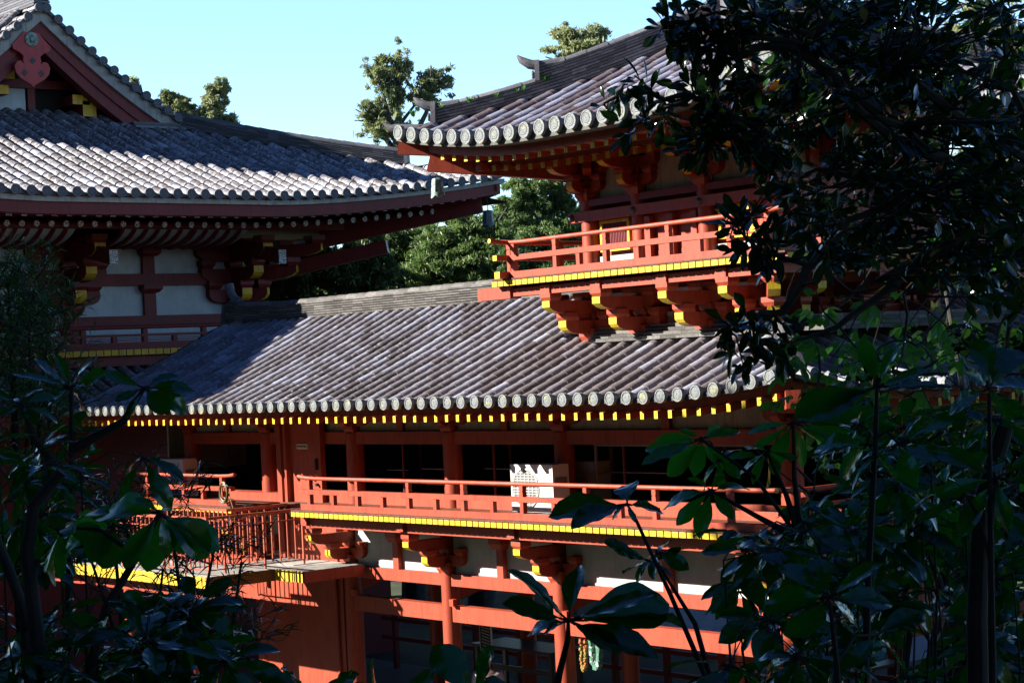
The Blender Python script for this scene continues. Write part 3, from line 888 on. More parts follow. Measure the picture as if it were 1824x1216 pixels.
# ------------------------------------------------------------------ the corner tower above the wing roof
tower = thing('corner_tower', 'vermilion corner tower with balcony and upswept hipped tile roof above the corridor', 'tower', (XC, YC, 0.2 + H))
TP = [-21.37, -20.28, -18.94, -17.82]
hw = 1.79
TYF = YC - 1.84                            # front wall line
core = MB(); core.box(XC - 1.95, XC + 1.72, YC - 1.72, YC + 1.72, 0.1 + H, 3.2 + H); core.build('core_wall', red, tower)
tpil = MB(); tpil.lathe((0, 0, 0), [(0.125, 0), (0.125, 1.3), (0.115, 1.46)], 16); tpm = tpil.mesh('pillar', red, smooth=True)
sp_ = [(x, TYF) for x in TP] + [(XC + hw - 0.02, YC - 0.75), (XC + hw - 0.02, YC + 0.75), (XC + hw - 0.02, YC + hw)]
for x, y in sp_: place('pillar', tpm, tower, (x, y, 1.14 + H))
# balcony
TB = 18.20; TL, TR = -22.40, -16.54
b = MB(); b.box(TL - 0.005, TR + 0.005, TB - 0.012, TYF + 0.1, 1.222 + H, 1.246 + H); b.box(XC + 1.7, TR + 0.005, TYF + 0.1, 24.0, 1.222 + H, 1.246 + H); b.box(TL - 0.005, XC - 1.7, TYF + 0.1, 24.0, 1.222 + H, 1.246 + H)
b.build('deck', deckm, tower)
jn = 0; x = TL + 0.045
while x < TR:
    place('joist', jmesh, tower, (x, TB, 1.181 + H)); x += 0.1385; jn += 1
y = TB + 0.1
while y < 24:
    if jn < 100: place('joist', jmesh, tower, (TR, y, 1.181 + H), PI / 2); jn += 1
    y += 0.1305
b = MB(); b.box(TL - 0.42, TR - 0.35, TB + 0.16, TB + 0.30, 0.98 + H, 1.10 + H); b.box(TR - 0.35, TR - 0.21, TB + 0.16, 24, 0.98 + H, 1.10 + H); b.build('deck_beam', red, tower)
b = MB(); b.box(TL - 0.52, TL + 0.25, TB + 0.12, TB + 0.34, 0.955 + H, 1.135 + H); b.build('beam_end', red, tower)
soff = MB(); soff.box(TL + 0.2, TR - 0.4, TB + 0.3, TYF, 1.10 + H, 1.135 + H); soff.build('soffit', red, tower)
tposts = [-21.95 + 0.0, -20.98, -19.96, -18.76, -17.66]
railing(tower, -22.15, -16.78, 18.30, 1.246, [-21.98, -21.04, -19.97, -18.71, -17.57], [-20.54, -19.32, -18.13], capm=yel)
railing(tower, 18.05, 24.0, XC + (XC - (-22.15)) - 0.06, 1.247, [18.32, 19.3, 20.4, 21.6, 22.7], [19.8, 21.0, 22.1], side='side', capm=yel)
railing(tower, 18.05, 24.0, -22.10, 1.247, [18.32, 19.3, 20.4, 21.6, 22.7], [19.8, 21.0, 22.1], side='side', capm=yel)
# brackets that carry the balcony
br_t = bracket_mesh('bracket', [red, yel], 0.95, [0.62, 0.92], [0.40, 0.30])
br_tc = bracket_mesh('bracket', [red, yel], 0.95, [0.62, 0.92], [0.40, 0.30], diag=True)
tb_z = 0.24
for x in TP[:3]: place('bracket', br_t, tower, (x, TYF - 0.02, tb_z + H))
place('bracket', br_tc, tower, (-17.80, TYF - 0.02, tb_z + H))
br_tl = bracket_mesh('bracket', [red, yel], 0.95, [0.62, 0.92], [0.40, 0.30])
place('bracket', br_tl, tower, (-21.45, TYF + 0.1, tb_z + H), -PI / 2)
for y in (YC - 0.7, YC + 0.7): place('bracket', br_t, tower, (XC + hw, y, tb_z + H), PI / 2)
tblk = MB(); tblk.box(-0.10, 0.10, -0.02, 0.2, 0, 0.155); tbm = tblk.mesh('beam_block', red)
for x in TP: place('beam_block', tbm, tower, (x, TB + 0.15, 0.955 + H))
for a, c in zip(TP, TP[1:]):
    p = MB(); p.box(a + 0.12, c - 0.12, YC - 1.78, YC - 1.73, 0.42 + H, 0.62 + H); p.build('wall_panel', white, tower)
    p = MB(); p.box(a + 0.12, c - 0.12, YC - 1.78, YC - 1.73, 0.76 + H, 0.95 + H); p.build('wall_panel', white, tower)
# flashing: courses of pale flat tiles between tower foot and the corridor roof
fl = MB(); rnd = random.Random(9)
for k in range(4):
    z0 = 0.235 + 0.055 * k; y0 = TYF - 0.30 + 0.06 * k; x = -21.2
    while x < -16.9 - 0.06 * k:
        w = 0.38
        fl.box(x, x + w - 0.006, y0, y0 + 0.35, z0 + H, z0 + 0.05 + H, 0, rnd.random()); x += w
    y = y0 + 0.36
    while y < 23.5:
        fl.box(-17.25 - 0.06 * k, -16.9 - 0.06 * k, y, y + 0.37, z0 + H, z0 + 0.05 + H, 0, rnd.random()); y += 0.38
fl.build('flashing_tiles', ridge_m, tower)
# wall of the tower storey
for a, c in zip(TP, TP[1:]):
    mid = abs((a + c) / 2 + 19.6) < 0.2
    p = MB(); p.box(a + 0.1, c - 0.1, TYF + 0.02, TYF + 0.07, 1.25 + H, 1.50 + H); p.build('dado_panel', red if mid else white, tower)
    if mid:
        for k in range(3):
            xa = a + 0.2 + k * (c - a - 0.4) / 2
            q = MB(); q.box(xa - 0.055, xa + 0.055, TYF - 0.07, TYF + 0.02, 1.25 + H, 2.0 + H); q.build('door_stile', red, tower)
        q = MB(); q.box(a + 0.12, c - 0.12, TYF + 0.025, TYF + 0.06, 1.5 + H, 2.06 + H); q.build('door', red, tower)
    else:
        q = MB(); xa, xb = a + 0.24, c - 0.22; za, zb = 1.56, 2.02
        q.box(xa, xb, TYF - 0.03, TYF + 0.03, za + H, za + 0.045 + H); q.box(xa, xb, TYF - 0.03, TYF + 0.03, zb - 0.045 + H, zb + H)
        q.box(xa, xa + 0.045, TYF - 0.028, TYF + 0.03, za + 0.045 + H, zb - 0.045 + H); q.box(xb - 0.045, xb, TYF - 0.028, TYF + 0.03, za + 0.045 + H, zb - 0.045 + H)
        w = q.build('window', yel, tower)
        g = MB(); g.box(xa + 0.045, xb - 0.045, TYF + 0.03, TYF + 0.04, za + 0.045 + H, zb - 0.045 + H, 1)
        n = 16
        for k in range(n):
            xx = xa + 0.06 + (xb - xa - 0.12) * k / (n - 1)
            g.box(xx - 0.008, xx + 0.008, TYF + 0.0, TYF + 0.03, za + 0.045 + H, zb - 0.045 + H)
        g.build('lattice', [redd, darkin], w)
b = MB(); b.box(XC - hw - 0.42, XC + hw + 0.4, TYF - 0.135, TYF - 0.02, 2.03 + H, 2.18 + H); b.box(XC + hw - 0.02, XC + hw + 0.12, TYF, YC + 1.9, 2.03 + H, 2.18 + H); b.build('beam', red, tower)
b = MB(); b.box(XC - hw - 0.2, XC + hw + 0.2, TYF - 0.09, TYF + 0.05, 2.25 + H, 2.35 + H); b.box(XC + hw - 0.09, XC + hw + 0.1, TYF + 0.05, YC + 1.9, 2.25 + H, 2.35 + H); b.build('beam', redd, tower)
bo = MB(); bo.lathe((0, 0, 0), [(0.055, 0), (0.05, 0.02), (0.03, 0.035), (0.02, 0.05)], 12); bom = bo.mesh('beam_boss', bellm, smooth=True)
for x in [-21.66] + TP[1:]:
    o = place('beam_boss', bom, tower, (x if x > -21.6 else -21.62, TYF - 0.135, 2.105 + H)); o.rotation_euler = (PI / 2, 0, 0)
p = MB(); p.box(XC - hw + 0.05, XC + hw - 0.02, TYF + 0.03, TYF + 0.08, 2.35 + H, 3.05 + H); p.box(XC + hw - 0.08, XC + hw - 0.01, TYF + 0.1, YC + 1.8, 2.35 + H, 3.05 + H); p.build('plaster_band', cream, tower)
br_e = bracket_mesh('eave_bracket', [red, yeld], 0.80, [0.36, 0.72, 1.0], [0.36, 0.44, 0.5])
br_ec = bracket_mesh('eave_bracket', [red, yeld], 0.80, [0.36, 0.72, 1.0], [0.36, 0.44, 0.5], diag=True)
for x in TP[:3]: place('eave_bracket', br_e, tower, (x, TYF - 0.02, 2.34 + H))
place('eave_bracket', br_ec, tower, (TP[3], TYF - 0.02, 2.34 + H))
br_el = bracket_mesh('eave_bracket', [red, yeld], 0.80, [0.36, 0.72, 1.0], [0.0, 0.44, 0.5])
place('eave_bracket', br_el, tower, (-21.35, TYF, 2.335 + H), -PI / 4)
for y in (YC - 0.75, YC + 0.75): place('eave_bracket', br_e, tower, (XC + hw, y, 2.34 + H), PI / 2)
# eaves purlin
b = MB(); b.box(-22.5, -16.5, 18.20, 18.32, 2.86 + H, 2.99 + H); b.box(-16.78, -16.66, 18.0, 24, 2.86 + H, 2.99 + H); b.box(-22.42, -22.30, 18.0, 24, 2.86 + H, 2.99 + H); b.build('purlin', red, tower)
# roof: four slopes with upswept corners
TE = 17.25; HE = YC - TE
L_ = 2 * HE
def tl(d): return 0.36 * max(0.0, 1 - d / 3.3) ** 2.2
def z_t(s, t):
    d = min(s, L_ - s)
    return 3.155 + 0.40 * t + 0.018 * t * t + tl(max(d, 0))
TP_ = L_ / 24.0
slopes = [((XC - HE, TE, 0), (1, 0, 0), (0, 1, 0), 0.0, 24), ((XC + HE, TE, 0), (0, 1, 0), (-1, 0, 0), PI / 2, 24)]
for k, (P, a, n, rz, nd) in enumerate(slopes):
    mbt, pan, ends = tile_slope(P, a, n, range(0, 24), TP_, lambda s, t: z_t(s + 0.5 * TP_, t), lambda s: max(0, min(s + 0.5 * TP_, L_ - s - 0.5 * TP_) - 0.05), 0.098, 0.34, 20 + k)
    # shift half a pitch so both corners match
    A = Vector(a) * (0.5 * TP_)
    for q in (mbt, pan): q.v = [(x + A.x, y + A.y, z) for x, y, z in q.v]
    mbt.build('roof_tiles', tile_t, tower, smooth=True); pan.build('pan_tiles', pan_m, tower)
    tdm = disc_mesh('eave_tile', 0.112, disc_m)
    for p in ends: place('eave_tile', tdm, tower, p + A, rz)
q = MB()
top = (XC, YC, z_t(HE, HE) + H)
for (x0, y0, x1, y1) in ((XC - HE, TE, XC - HE, TE + L_), (XC - HE, TE + L_, XC + HE, TE + L_)):
    for k in range(16):
        u0, u1 = k / 16, (k + 1) / 16
        q.face([q.vert((x0 + (x1 - x0) * u1, y0 + (y1 - y0) * u1, z_t(L_ * u1, 0) + H)), q.vert((x0 + (x1 - x0) * u0, y0 + (y1 - y0) * u0, z_t(L_ * u0, 0) + H)), q.vert(top)])
q.build('far_slope', pan_m, tower)
# eave boards following the sweep
def sweep(name, inset, w, z0, z1, mat, c0x=XC, par=None, half=HE, yc=YC, lf=tl, sides=(0, 1, 3), n=36):
    q = MB()
    hh = half - inset
    cs = [(c0x - hh, yc - hh), (c0x + hh, yc - hh), (c0x + hh, yc + hh), (c0x - hh, yc + hh)]
    for sd_ in sides:
        a = Vector((cs[sd_][0], cs[sd_][1], 0)); b2 = Vector((cs[(sd_ + 1) % 4][0], cs[(sd_ + 1) % 4][1], 0))
        d = (b2 - a).normalized(); inn = Vector((-d.y, d.x, 0))
        Ls = (b2 - a).length
        for k in range(n):
            s0 = Ls * k / n; s1 = Ls * (k + 1) / n
            l0 = lf(min(s0, Ls - s0) + inset); l1 = lf(min(s1, Ls - s1) + inset)
            p0 = a + d * s0; p1 = a + d * s1
            i0 = p0 + inn * w + d * (w if k == 0 else 0); i1 = p1 + inn * w - d * (w if k == n - 1 else 0)
            i = len(q.v)
            for p, l, z in ((p0, l0, z0), (p1, l1, z0), (p1, l1, z1), (p0, l0, z1), (i0, l0, z0), (i1, l1, z0), (i1, l1, z1), (i0, l0, z1)):
                q.v.append((p.x, p.y, z + l + H))
            q.face((i, i + 1, i + 2, i + 3)); q.face((i, i + 4, i + 5, i + 1)); q.face((i + 3, i + 2, i + 6, i + 7)); q.face((i + 5, i + 4, i + 7, i + 6))
    return q.build(name, mat, par or tower)
sweep('eave_board', 0.01, 0.4, 3.046, 3.135, eaveg)
sweep('fascia', 0.29, 0.2, 2.925, 3.044, red)
sweep('soffit', 0.40, 1.6, 2.94, 2.965, red)
tr1 = MB(); tr1.prism([(0, 0), (0, 0.085), (0.8, 0.20), (0.8, 0.115)], (-0.038, 0, 0), (0, 1, 0), (0, 0, 1), (0.076, 0, 0), 0, mf={0: 1}); tr1m = tr1.mesh('flying_rafter', [red, yel])
tr2 = MB(); tr2.prism([(0, 0), (0, 0.085), (1.6, 0.36), (1.6, 0.275)], (-0.045, 0, 0), (0, 1, 0), (0, 0, 1), (0.09, 0, 0), 0, mf={0: 1}); tr2m = tr2.mesh('rafter', [red, yeld])
for side in range(3):
    for k in range(26):
        d = 0.42 + k * (L_ - 0.84) / 25
        z = 2.842 + tl(min(d, L_ - d))
        z2 = 2.745 + tl(min(d, L_ - d)) * 0.75
        e1, e2 = 0.335, 0.86
        if side == 0: l1, l2, rz = (XC - HE + d, TE + e1), (XC - HE + d, TE + e2), 0
        elif side == 1: l1, l2, rz = (XC + HE - e1, TE + d), (XC + HE - e2, TE + d), PI / 2
        else: l1, l2, rz = (XC - HE + e1, TE + d), (XC - HE + e2, TE + d), -PI / 2
        if side and d > 4: continue
        place('flying_rafter', tr1m, tower, (l1[0], l1[1], z + H), rz)
        if 0.9 < d < L_ - 0.9: place('rafter', tr2m, tower, (l2[0], l2[1], z2 + H), rz)
# corner beams, two steps
for sx in (-1, 1):
    u = Vector((sx, -1, 0)).normalized(); v = Vector((1, sx, 0)).normalized()
    cpt = Vector((XC + sx * HE, TE, 0))
    b = MB()
    pr = [(0.55, 0.0), (0.52, 0.17), (-1.6, 0.0), (-1.6, -0.20)]
    b.prism([(a - 0.58, bb + 3.20) for a, bb in pr], cpt + Vector((0, 0, H)) - v * 0.10, u, (0, 0, 1), v * 0.20, 0, mf={0: 1} if sx > 0 else None)
    pr = [(0.20, 0.0), (0.12, 0.27), (-1.9, 0.02), (-1.9, -0.26)]
    b.prism([(a - 0.66, bb + 2.92) for a, bb in pr], cpt + Vector((0, 0, H)) - v * 0.105, u, (0, 0, 1), v * 0.21, 0, mf={0: 1} if sx > 0 else None)
    b.build('corner_beam', [red, yel], tower)
# hip ridges in two steps with horned end ornaments
rnd = random.Random(31)
def hip_line(sx, sy, t0, t1, n):
    return [(XC + sx * t, YC + sy * t, z_t(HE - t, HE - t) + H) for t in [t0 + (t1 - t0) * k / n for k in range(n + 1)]]
horn_v = []
for sx, sy in ((-1, -1), (1, -1), (1, 1), (-1, 1)):
    lower = hip_line(sx, sy, 0.2, 3.42, 22)
    ridge(lower, 0.02, 0.235, 0.12, 5, rnd, top_r=0.07, toplen=0.34).build('hip_ridge', ridge_d, tower, smooth=30)
    upper = hip_line(sx, sy, 0.2, 2.30, 16)
    ridge(upper, 0.26, 0.17, 0.10, 4, rnd, top_r=0.07, toplen=0.34).build('upper_hip_ridge', ridge_d, tower, smooth=30)
    u = Vector((sx, sy, 0)).normalized(); v = Vector((-u.y, u.x, 0))
    for base, hgt, lft in ((Vector(lower[-1]), 0.33, 0.0), (Vector(upper[-1]), 0.32, 0.22)):
        e = MB()
        e.prism([(-0.17, 0), (0.17, 0), (0.15, hgt * 0.6), (0.08, hgt), (-0.08, hgt), (-0.15, hgt * 0.6)], base + Vector((0, 0, lft + 0.02)) - u * 0.0, v, (0, 0, 1), u * 0.07)
        for s_ in (-1, 1):
            e.tube([base + u * 0.10 + v * s_ * (0.10 + 0.03 * math.cos(w)) + Vector((0, 0, lft + 0.12 + 0.05 * math.sin(w))) for w in [k * 0.9 for k in range(8)]], 0.018, 6)
        b0 = base + Vector((0, 0, lft + hgt - 0.03))
        e.tube([b0 - u * 0.35, b0 + u * 0.02 + Vector((0, 0, -0.03)), b0 + u * 0.15 + Vector((0, 0, 0.0)), b0 + u * 0.27 + Vector((0, 0, 0.07)), b0 + u * 0.33 + Vector((0, 0, 0.14))], [0.075, 0.075, 0.075, 0.055, 0.015], 10)
        e.build('horned_end_tile', ridge_d, tower, smooth=35)
    tip = Vector((XC + sx * HE, YC + sy * HE, z_t(0, 0) + H))
    e = MB(); e.tube([tip - u * 0.5 + Vector((0, 0, 0.03)), tip + Vector((0, 0, 0.07)), tip + u * 0.08 + Vector((0, 0, 0.09)), tip + u * 0.17 + Vector((0, 0, 0.17))], [0.08, 0.075, 0.05, 0.015], 10); e.build('horned_end_tile', ridge_d, tower, smooth=35)
od2 = disc_mesh('corner_end_tile', 0.15, disc_m)
place('corner_end_tile', od2, tower, (XC + 3.72, YC - 3.72, z_t(0.1, 0.1) + 0.22 + H), PI / 4)
b = MB(); b.lathe((XC, YC, z_t(HE, HE) - 0.1 + H), [(0.55, 0), (0.55, 0.35), (0.42, 0.40), (0.42, 0.62), (0.30, 0.66), (0.30, 0.9), (0.1, 1.1), (0.08, 1.8)], 20); b.build('finial_base', ridge_d, tower, smooth=30)
# ------------------------------------------------------------------ the main hall behind, gable end towards us
YH = 19.9; XEH = -34.8; HEY = 9.0
XW = -39.3; XG = -40.2
hall = thing('main_hall', 'dark red main hall with white gable boards, big mottled tiled roof and deep shaded eaves', 'building', (-44, YH, 0))
PYH = [15.6, 19.8, 24.05]
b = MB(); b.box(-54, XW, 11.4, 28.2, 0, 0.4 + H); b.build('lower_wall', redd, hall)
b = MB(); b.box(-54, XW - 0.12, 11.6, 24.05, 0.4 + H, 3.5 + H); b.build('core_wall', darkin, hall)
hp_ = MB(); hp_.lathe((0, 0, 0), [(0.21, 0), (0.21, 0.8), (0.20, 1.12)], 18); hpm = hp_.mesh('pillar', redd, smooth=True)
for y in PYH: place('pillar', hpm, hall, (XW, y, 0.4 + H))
for y0, y1 in ((11.6, 15.6), (15.6, 19.8), (19.8, 24.05)):
    for z0, z1 in ((0.66, 1.27), (1.48, 2.172), (2.44, 3.0)):
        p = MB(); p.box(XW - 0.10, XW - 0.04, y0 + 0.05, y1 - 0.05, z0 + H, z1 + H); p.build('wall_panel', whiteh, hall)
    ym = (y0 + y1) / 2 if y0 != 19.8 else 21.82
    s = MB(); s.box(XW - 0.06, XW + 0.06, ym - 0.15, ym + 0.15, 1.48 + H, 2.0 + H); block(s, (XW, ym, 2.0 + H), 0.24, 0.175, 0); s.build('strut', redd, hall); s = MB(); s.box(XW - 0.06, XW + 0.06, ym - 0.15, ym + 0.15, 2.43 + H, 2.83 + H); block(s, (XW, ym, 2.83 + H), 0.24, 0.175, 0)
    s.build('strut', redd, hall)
for z0, z1, d in ((1.27, 1.48, 0.10), (2.172, 2.43, 0.10), (3.0, 3.25, 0.11)):
    b = MB(); b.box(XW - 0.1, XW + d, 11.4, 24.6, z0 + H, z1 + H); b.build('beam', redd, hall)
hb = bracket_mesh('bracket', [redd, yeld], 1.55, [0.62, 1.15, 1.6], [0.72, 0.90, 1.0])
hbd = bracket_mesh('bracket', [redd, yeld], 1.55, [0.62, 1.15, 1.6], [0.72, 0.90, 1.0], diag=True)
for y in PYH: place('bracket', hbd if y > 24 else hb, hall, (XW + 0.02, y, 1.50 + H), PI / 2)
# tail rafters with cut-metal end plates
for y in PYH:
    q = MB(); q.prism([(0, 0), (0, 0.32), (2.6, 0.85), (2.6, 0.53)], (XW + 2.2, y - 0.10, 2.50 + H), (-1, 0, 0), (0, 0, 1), (0, 0.20, 0), 0, mf={0: 1}); q.build('tail_rafter', [redd, open_m], hall)
# balcony of the hall
HX = -38.0
b = MB(); b.box(XW, HX + 0.012, 11.3, 25.6, 0.705 + H, 0.74 + H); b.build('deck', redd, hall)
hj = MB(); hj.box(-0.082, 0.082, 0, 1.2, -0.062, 0.062, 0, mf={'front': 1}); hjm = hj.mesh('joist', [redd, yeld])
y = 14.2
while y < 25.5: place('joist', hjm, hall, (HX, y, 0.64 + H), PI / 2); y += 0.182
b = MB(); b.box(HX - 0.35, HX - 0.15, 11.3, 25.4, 0.35 + H, 0.575 + H); b.build('deck_beam', redd, hall)
HR = HX - 0.12
b = MB(); b.box(HR - 0.08, HR + 0.08, 11.3, 25.5, 0.742 + H, 0.86 + H); hr = b.build('railing', redd, hall)
b = MB(); b.box(HR - 0.06, HR + 0.06, 11.3, 25.5, 0.985 + H, 1.04 + H); b.build('middle_rail', redd, hr)
b = MB(); b.tube([(HR, 11.3, 1.19 + H), (HR, 25.5, 1.19 + H)], 0.045, 10); b.build('top_rail', redd, hr, smooth=True)
for k in range(8):
    y = 15.02 + 1.497 * k
    q = MB(); q.box(HR - 0.055, HR + 0.055, y - 0.055, y + 0.055, 0.86 + H, 0.985 + H); q.box(HR - 0.055, HR + 0.055, y - 0.055, y + 0.055, 1.04 + H, 1.15 + H); q.build('post', redd, hr)
    q = MB(); q.box(HR - 0.05, HR + 0.05, y + 0.69, y + 0.80, 0.86 + H, 0.985 + H); q.build('short_post', redd, hr)
for z in (0.885, 0.915, 0.95): 
    q = MB(); q.box(HR - 0.02, HR + 0.02, 11.3, 25.5, z + H, z + 0.014 + H); q.build('thin_rail', redd, hr)
# pent roof below the balcony
q = MB(); q.quad((-36.0, 12, -0.55 + H), (-36.0, 27.0, -0.55 + H), (-38.3, 25.6, 0.34 + H), (-38.3, 12, 0.34 + H)); q.build('pent_roof', pan_m, hall)
mbt, pan, ends = tile_slope((-36.0, 12.5, 0), (0, 1, 0), (-1, 0, 0), range(0, 38), 0.33, lambda s, t: -0.54 + 0.385 * t, lambda s: 2.2, 0.088, 0.32, 77)
mbt.build('pent_tiles', tile_h, hall, smooth=True)
for p in ends: place('pent_end_tile', disc_mesh('pent_end_tile', 0.09, disc_h) if 'pent_end_tile' not in bpy.data.meshes else bpy.data.meshes['pent_end_tile'], hall, p, PI / 2)
q = MB(); q.box(-36.3, -36.05, 12, 27, -0.78 + H, -0.62 + H); q.build('fascia', redd, hall)
# main roof, slope below the gable
def hl(d): return 0.62 * max(0.0, 1 - d / 6.5) ** 1.6
LH = 2 * HEY
def z_h(s, t): 
    d = min(s, LH - s)
    return 3.755 + 0.36 * t + 0.006 * t * t + hl(max(d, 0))
PH = 0.3225
cnt = int(LH / PH)
off = (LH - cnt * PH) / 2
def zz(s, t): return z_h(s + off, t)
mbt, pan, ends = tile_slope((XEH, YH - HEY + off, 0), (0, 1, 0), (-1, 0, 0), range(14, cnt), PH, zz, lambda s: max(0, min(s + off, LH - s - off, 6.5) - 0.05), 0.102, 0.33, 51)
mbt.build('roof_tiles', tile_h, hall, smooth=True); pan.build('pan_tiles', pan_m, hall)
hdm = disc_mesh('eave_tile', 0.107, disc_h)
for p in ends: place('eave_tile', hdm, hall, p, PI / 2)
def hsweep(name, inset, w, z0, z1, mat):
    q = MB(); n = 50
    x = XEH - inset
    for k in range(n):
        s0 = inset + (LH - 2 * inset) * k / n; s1 = inset + (LH - 2 * inset) * (k + 1) / n
        l0, l1 = hl(min(s0, LH - s0)), hl(min(s1, LH - s1)); y0, y1 = YH - HEY + s0, YH - HEY + s1
        i = len(q.v)
        yi = w if k == n - 1 else 0
        q.v += [(x, y0, z0 + l0 + H), (x, y1, z0 + l1 + H), (x, y1, z1 + l1 + H), (x, y0, z1 + l0 + H), (x - w, y0, z0 + l0 + H), (x - w, y1 - yi, z0 + l1 + H), (x - w, y1 - yi, z1 + l1 + H), (x - w, y0, z1 + l0 + H)]
        q.face((i, i + 1, i + 2, i + 3)); q.face((i, i + 4, i + 5, i + 1)); q.face((i + 3, i + 2, i + 6, i + 7))
    # return along the far eave
    for k in range(20):
        s0 = 9.0 * k / 20; s1 = 9.0 * (k + 1) / 20
        l0, l1 = hl(s0 + inset), hl(s1 + inset); yy = YH + HEY - inset
        i = len(q.v)
        q.v += [(x - s0, yy, z0 + l0 + H), (x - s1, yy, z0 + l1 + H), (x - s1, yy, z1 + l1 + H), (x - s0, yy, z1 + l0 + H), (x - s0 - (w if k == 0 else 0), yy - w, z0 + l0 + H), (x - s1, yy - w, z0 + l1 + H)]
        q.face((i, i + 1, i + 2, i + 3)); q.face((i, i + 4, i + 5, i + 1))
    return q.build(name, mat, hall)
hsweep('eave_board', 0.06, 0.3, 3.60, 3.70, eavew)
hsweep('fascia', 0.14, 0.3, 3.36, 3.598, redd)
hsweep('soffit', 0.4, 4.3, 3.52, 3.56, redd)
hr1 = MB(); hr1.prism([(0, 0), (0, 0.155), (1.5, 0.36), (1.5, 0.21)], (-0.06, 0, 0), (0, 1, 0), (0, 0, 1), (0.12, 0, 0), 0, mf={0: 1}); hr1m = hr1.mesh('flying_rafter', [redd, open_m])
hr2 = MB(); hr2.tube([(0, 0, 0.06), (0, 3.0, 0.5)], 0.066, 10, 0, True, capm=1); hr2m = hr2.mesh('rafter', [redd, open_m])
k = 0
y = YH + HEY - 0.75
while y > 13.5:
    d = YH + HEY - y
    place('flying_rafter', hr1m, hall, (XEH - 0.36, y, 3.335 + hl(d) + H), PI / 2)
    if d > 1.3: place('rafter', hr2m, hall, (XEH - 1.15, y, 3.20 + hl(d) * 0.85 + H), PI / 2)
    y -= 0.3225
# coved eave soffit: white panels between ribs
for y0, y1 in ((14.0, 15.2), (16.2, 17.9), (17.9, 19.3), (20.4, 22.2), (22.2, 23.6)):
    q = MB()
    for k in range(6):
        a0 = k / 6; a1 = (k + 1) / 6
        P = lambda a: (-38.9 + 1.3 * a + 0.25 * math.sin(PI * a), 3.02 + 0.55 * a ** 1.6)
        (xa, za), (xb, zb) = P(a0), P(a1)
        q.quad((xa, y0, za + H), (xa, y1, za + H), (xb, y1, zb + H), (xb, y0, zb + H))
    cv = q.build('cove_panel', whiteh, hall)
    yy = y0
    while yy <= y1:
        r_ = MB(); r_.tube([(-38.88 + 1.3 * a + 0.25 * math.sin(PI * a), yy, 2.99 + 0.55 * a ** 1.6 + H) for a in [j / 6 for j in range(7)]], 0.05, 6); r_.build('cove_rib', redd, cv)
        yy += 0.29
b = MB(); b.box(-37.6, -37.4, 11.5, 26.0, 3.3 + H, 3.5 + H); b.build('purlin', redd, hall)
# far corner beams
u = Vector((1, 1, 0)).normalized(); v = Vector((1, -1, 0)).normalized(); cpt = Vector((XEH, YH + HEY, H))
b = MB()
b.prism([(-0.25, 4.02), (-0.28, 4.24), (-3.5, 3.62), (-3.5, 3.35)], cpt - v * 0.13, u, (0, 0, 1), v * 0.26)
b.prism([(-0.62, 3.55), (-0.70, 3.98), (-4.5, 3.35), (-4.5, 2.92)], cpt - v * 0.14, u, (0, 0, 1), v * 0.28, 0, mf={0: 0})
b.build('corner_beam', [redd, open_m], hall)
b = MB(); b.prism([(-2.9, 2.72), (-2.95, 3.02), (-6.0, 2.5), (-6.0, 2.15)], cpt - v * 0.15, u, (0, 0, 1), v * 0.30, 0, mf={0: 1}); b.build('tail_rafter', [redd, open_m], hall)
# far hip ridge
rnd = random.Random(61)
hp2 = [(XEH - t, YH + HEY - t, z_h(t, t) + H) for t in [5.55 - 3.85 * k / 22 for k in range(23)]]
ridge(hp2, 0.0, 0.30, 0.17, 7, rnd, top_r=0.09, toplen=0.34).build('hip_ridge', ridge_d, hall, smooth=30)
b = MB(); e = Vector(hp2[-1]); b.prism([(-0.24, 0), (0.24, 0), (0.2, 0.25), (0.12, 0.42), (-0.12, 0.42), (-0.2, 0.25)], e, v, (0, 0, 1), u * 0.08); b.build('ridge_end_plate', ridge_d, hall)
# the gable
AP, AZ, FZ, GW = YH, 8.50, 5.98, 3.52         # apex height, foot height, half width
def gcurve(a):                                # 0 apex .. 1 foot: slightly sagging verge line
    return AZ + (FZ - AZ) * a - 0.16 * math.sin(PI * a)
def gband(name, x, thick, z_out, z_in, mat, n=14):
    q = MB()
    for sg in (-1, 1):
        for k in range(n):
            a0, a1 = k / n, (k + 1) / n
            pts = []
            for a in (a0, a1):
                for dz in (z_out, z_in): pts.append((AP + sg * GW * a, gcurve(a) + dz))
            i = len(q.v)
            for xx in (x, x - thick):
                for (yy, z) in (pts[0], pts[2], pts[3], pts[1]): q.v.append((xx, yy, z + H))
            f = (i, i + 1, i + 2, i + 3)
            q.face(f if sg > 0 else f[::-1]); q.face((i + 3, i + 2, i + 6, i + 7) if sg > 0 else (i + 7, i + 6, i + 2, i + 3)); q.face((i, i + 4, i + 5, i + 1))
            if k == n - 1: q.face((i + 1, i + 5, i + 6, i + 2))
    return q.build(name, mat, hall)
gband('verge_board', XG, 0.4, 0.035, -0.27, eavew)
gband('barge_board', XG - 0.08, 0.3, -0.27, -0.56, redd)
gband('inner_barge_board', XG - 0.13, 0.3, -0.56, -0.86, redd)
gband('verge_pans', XG + 0.09, 0.3, 0.125, 0.036, ridge_d)
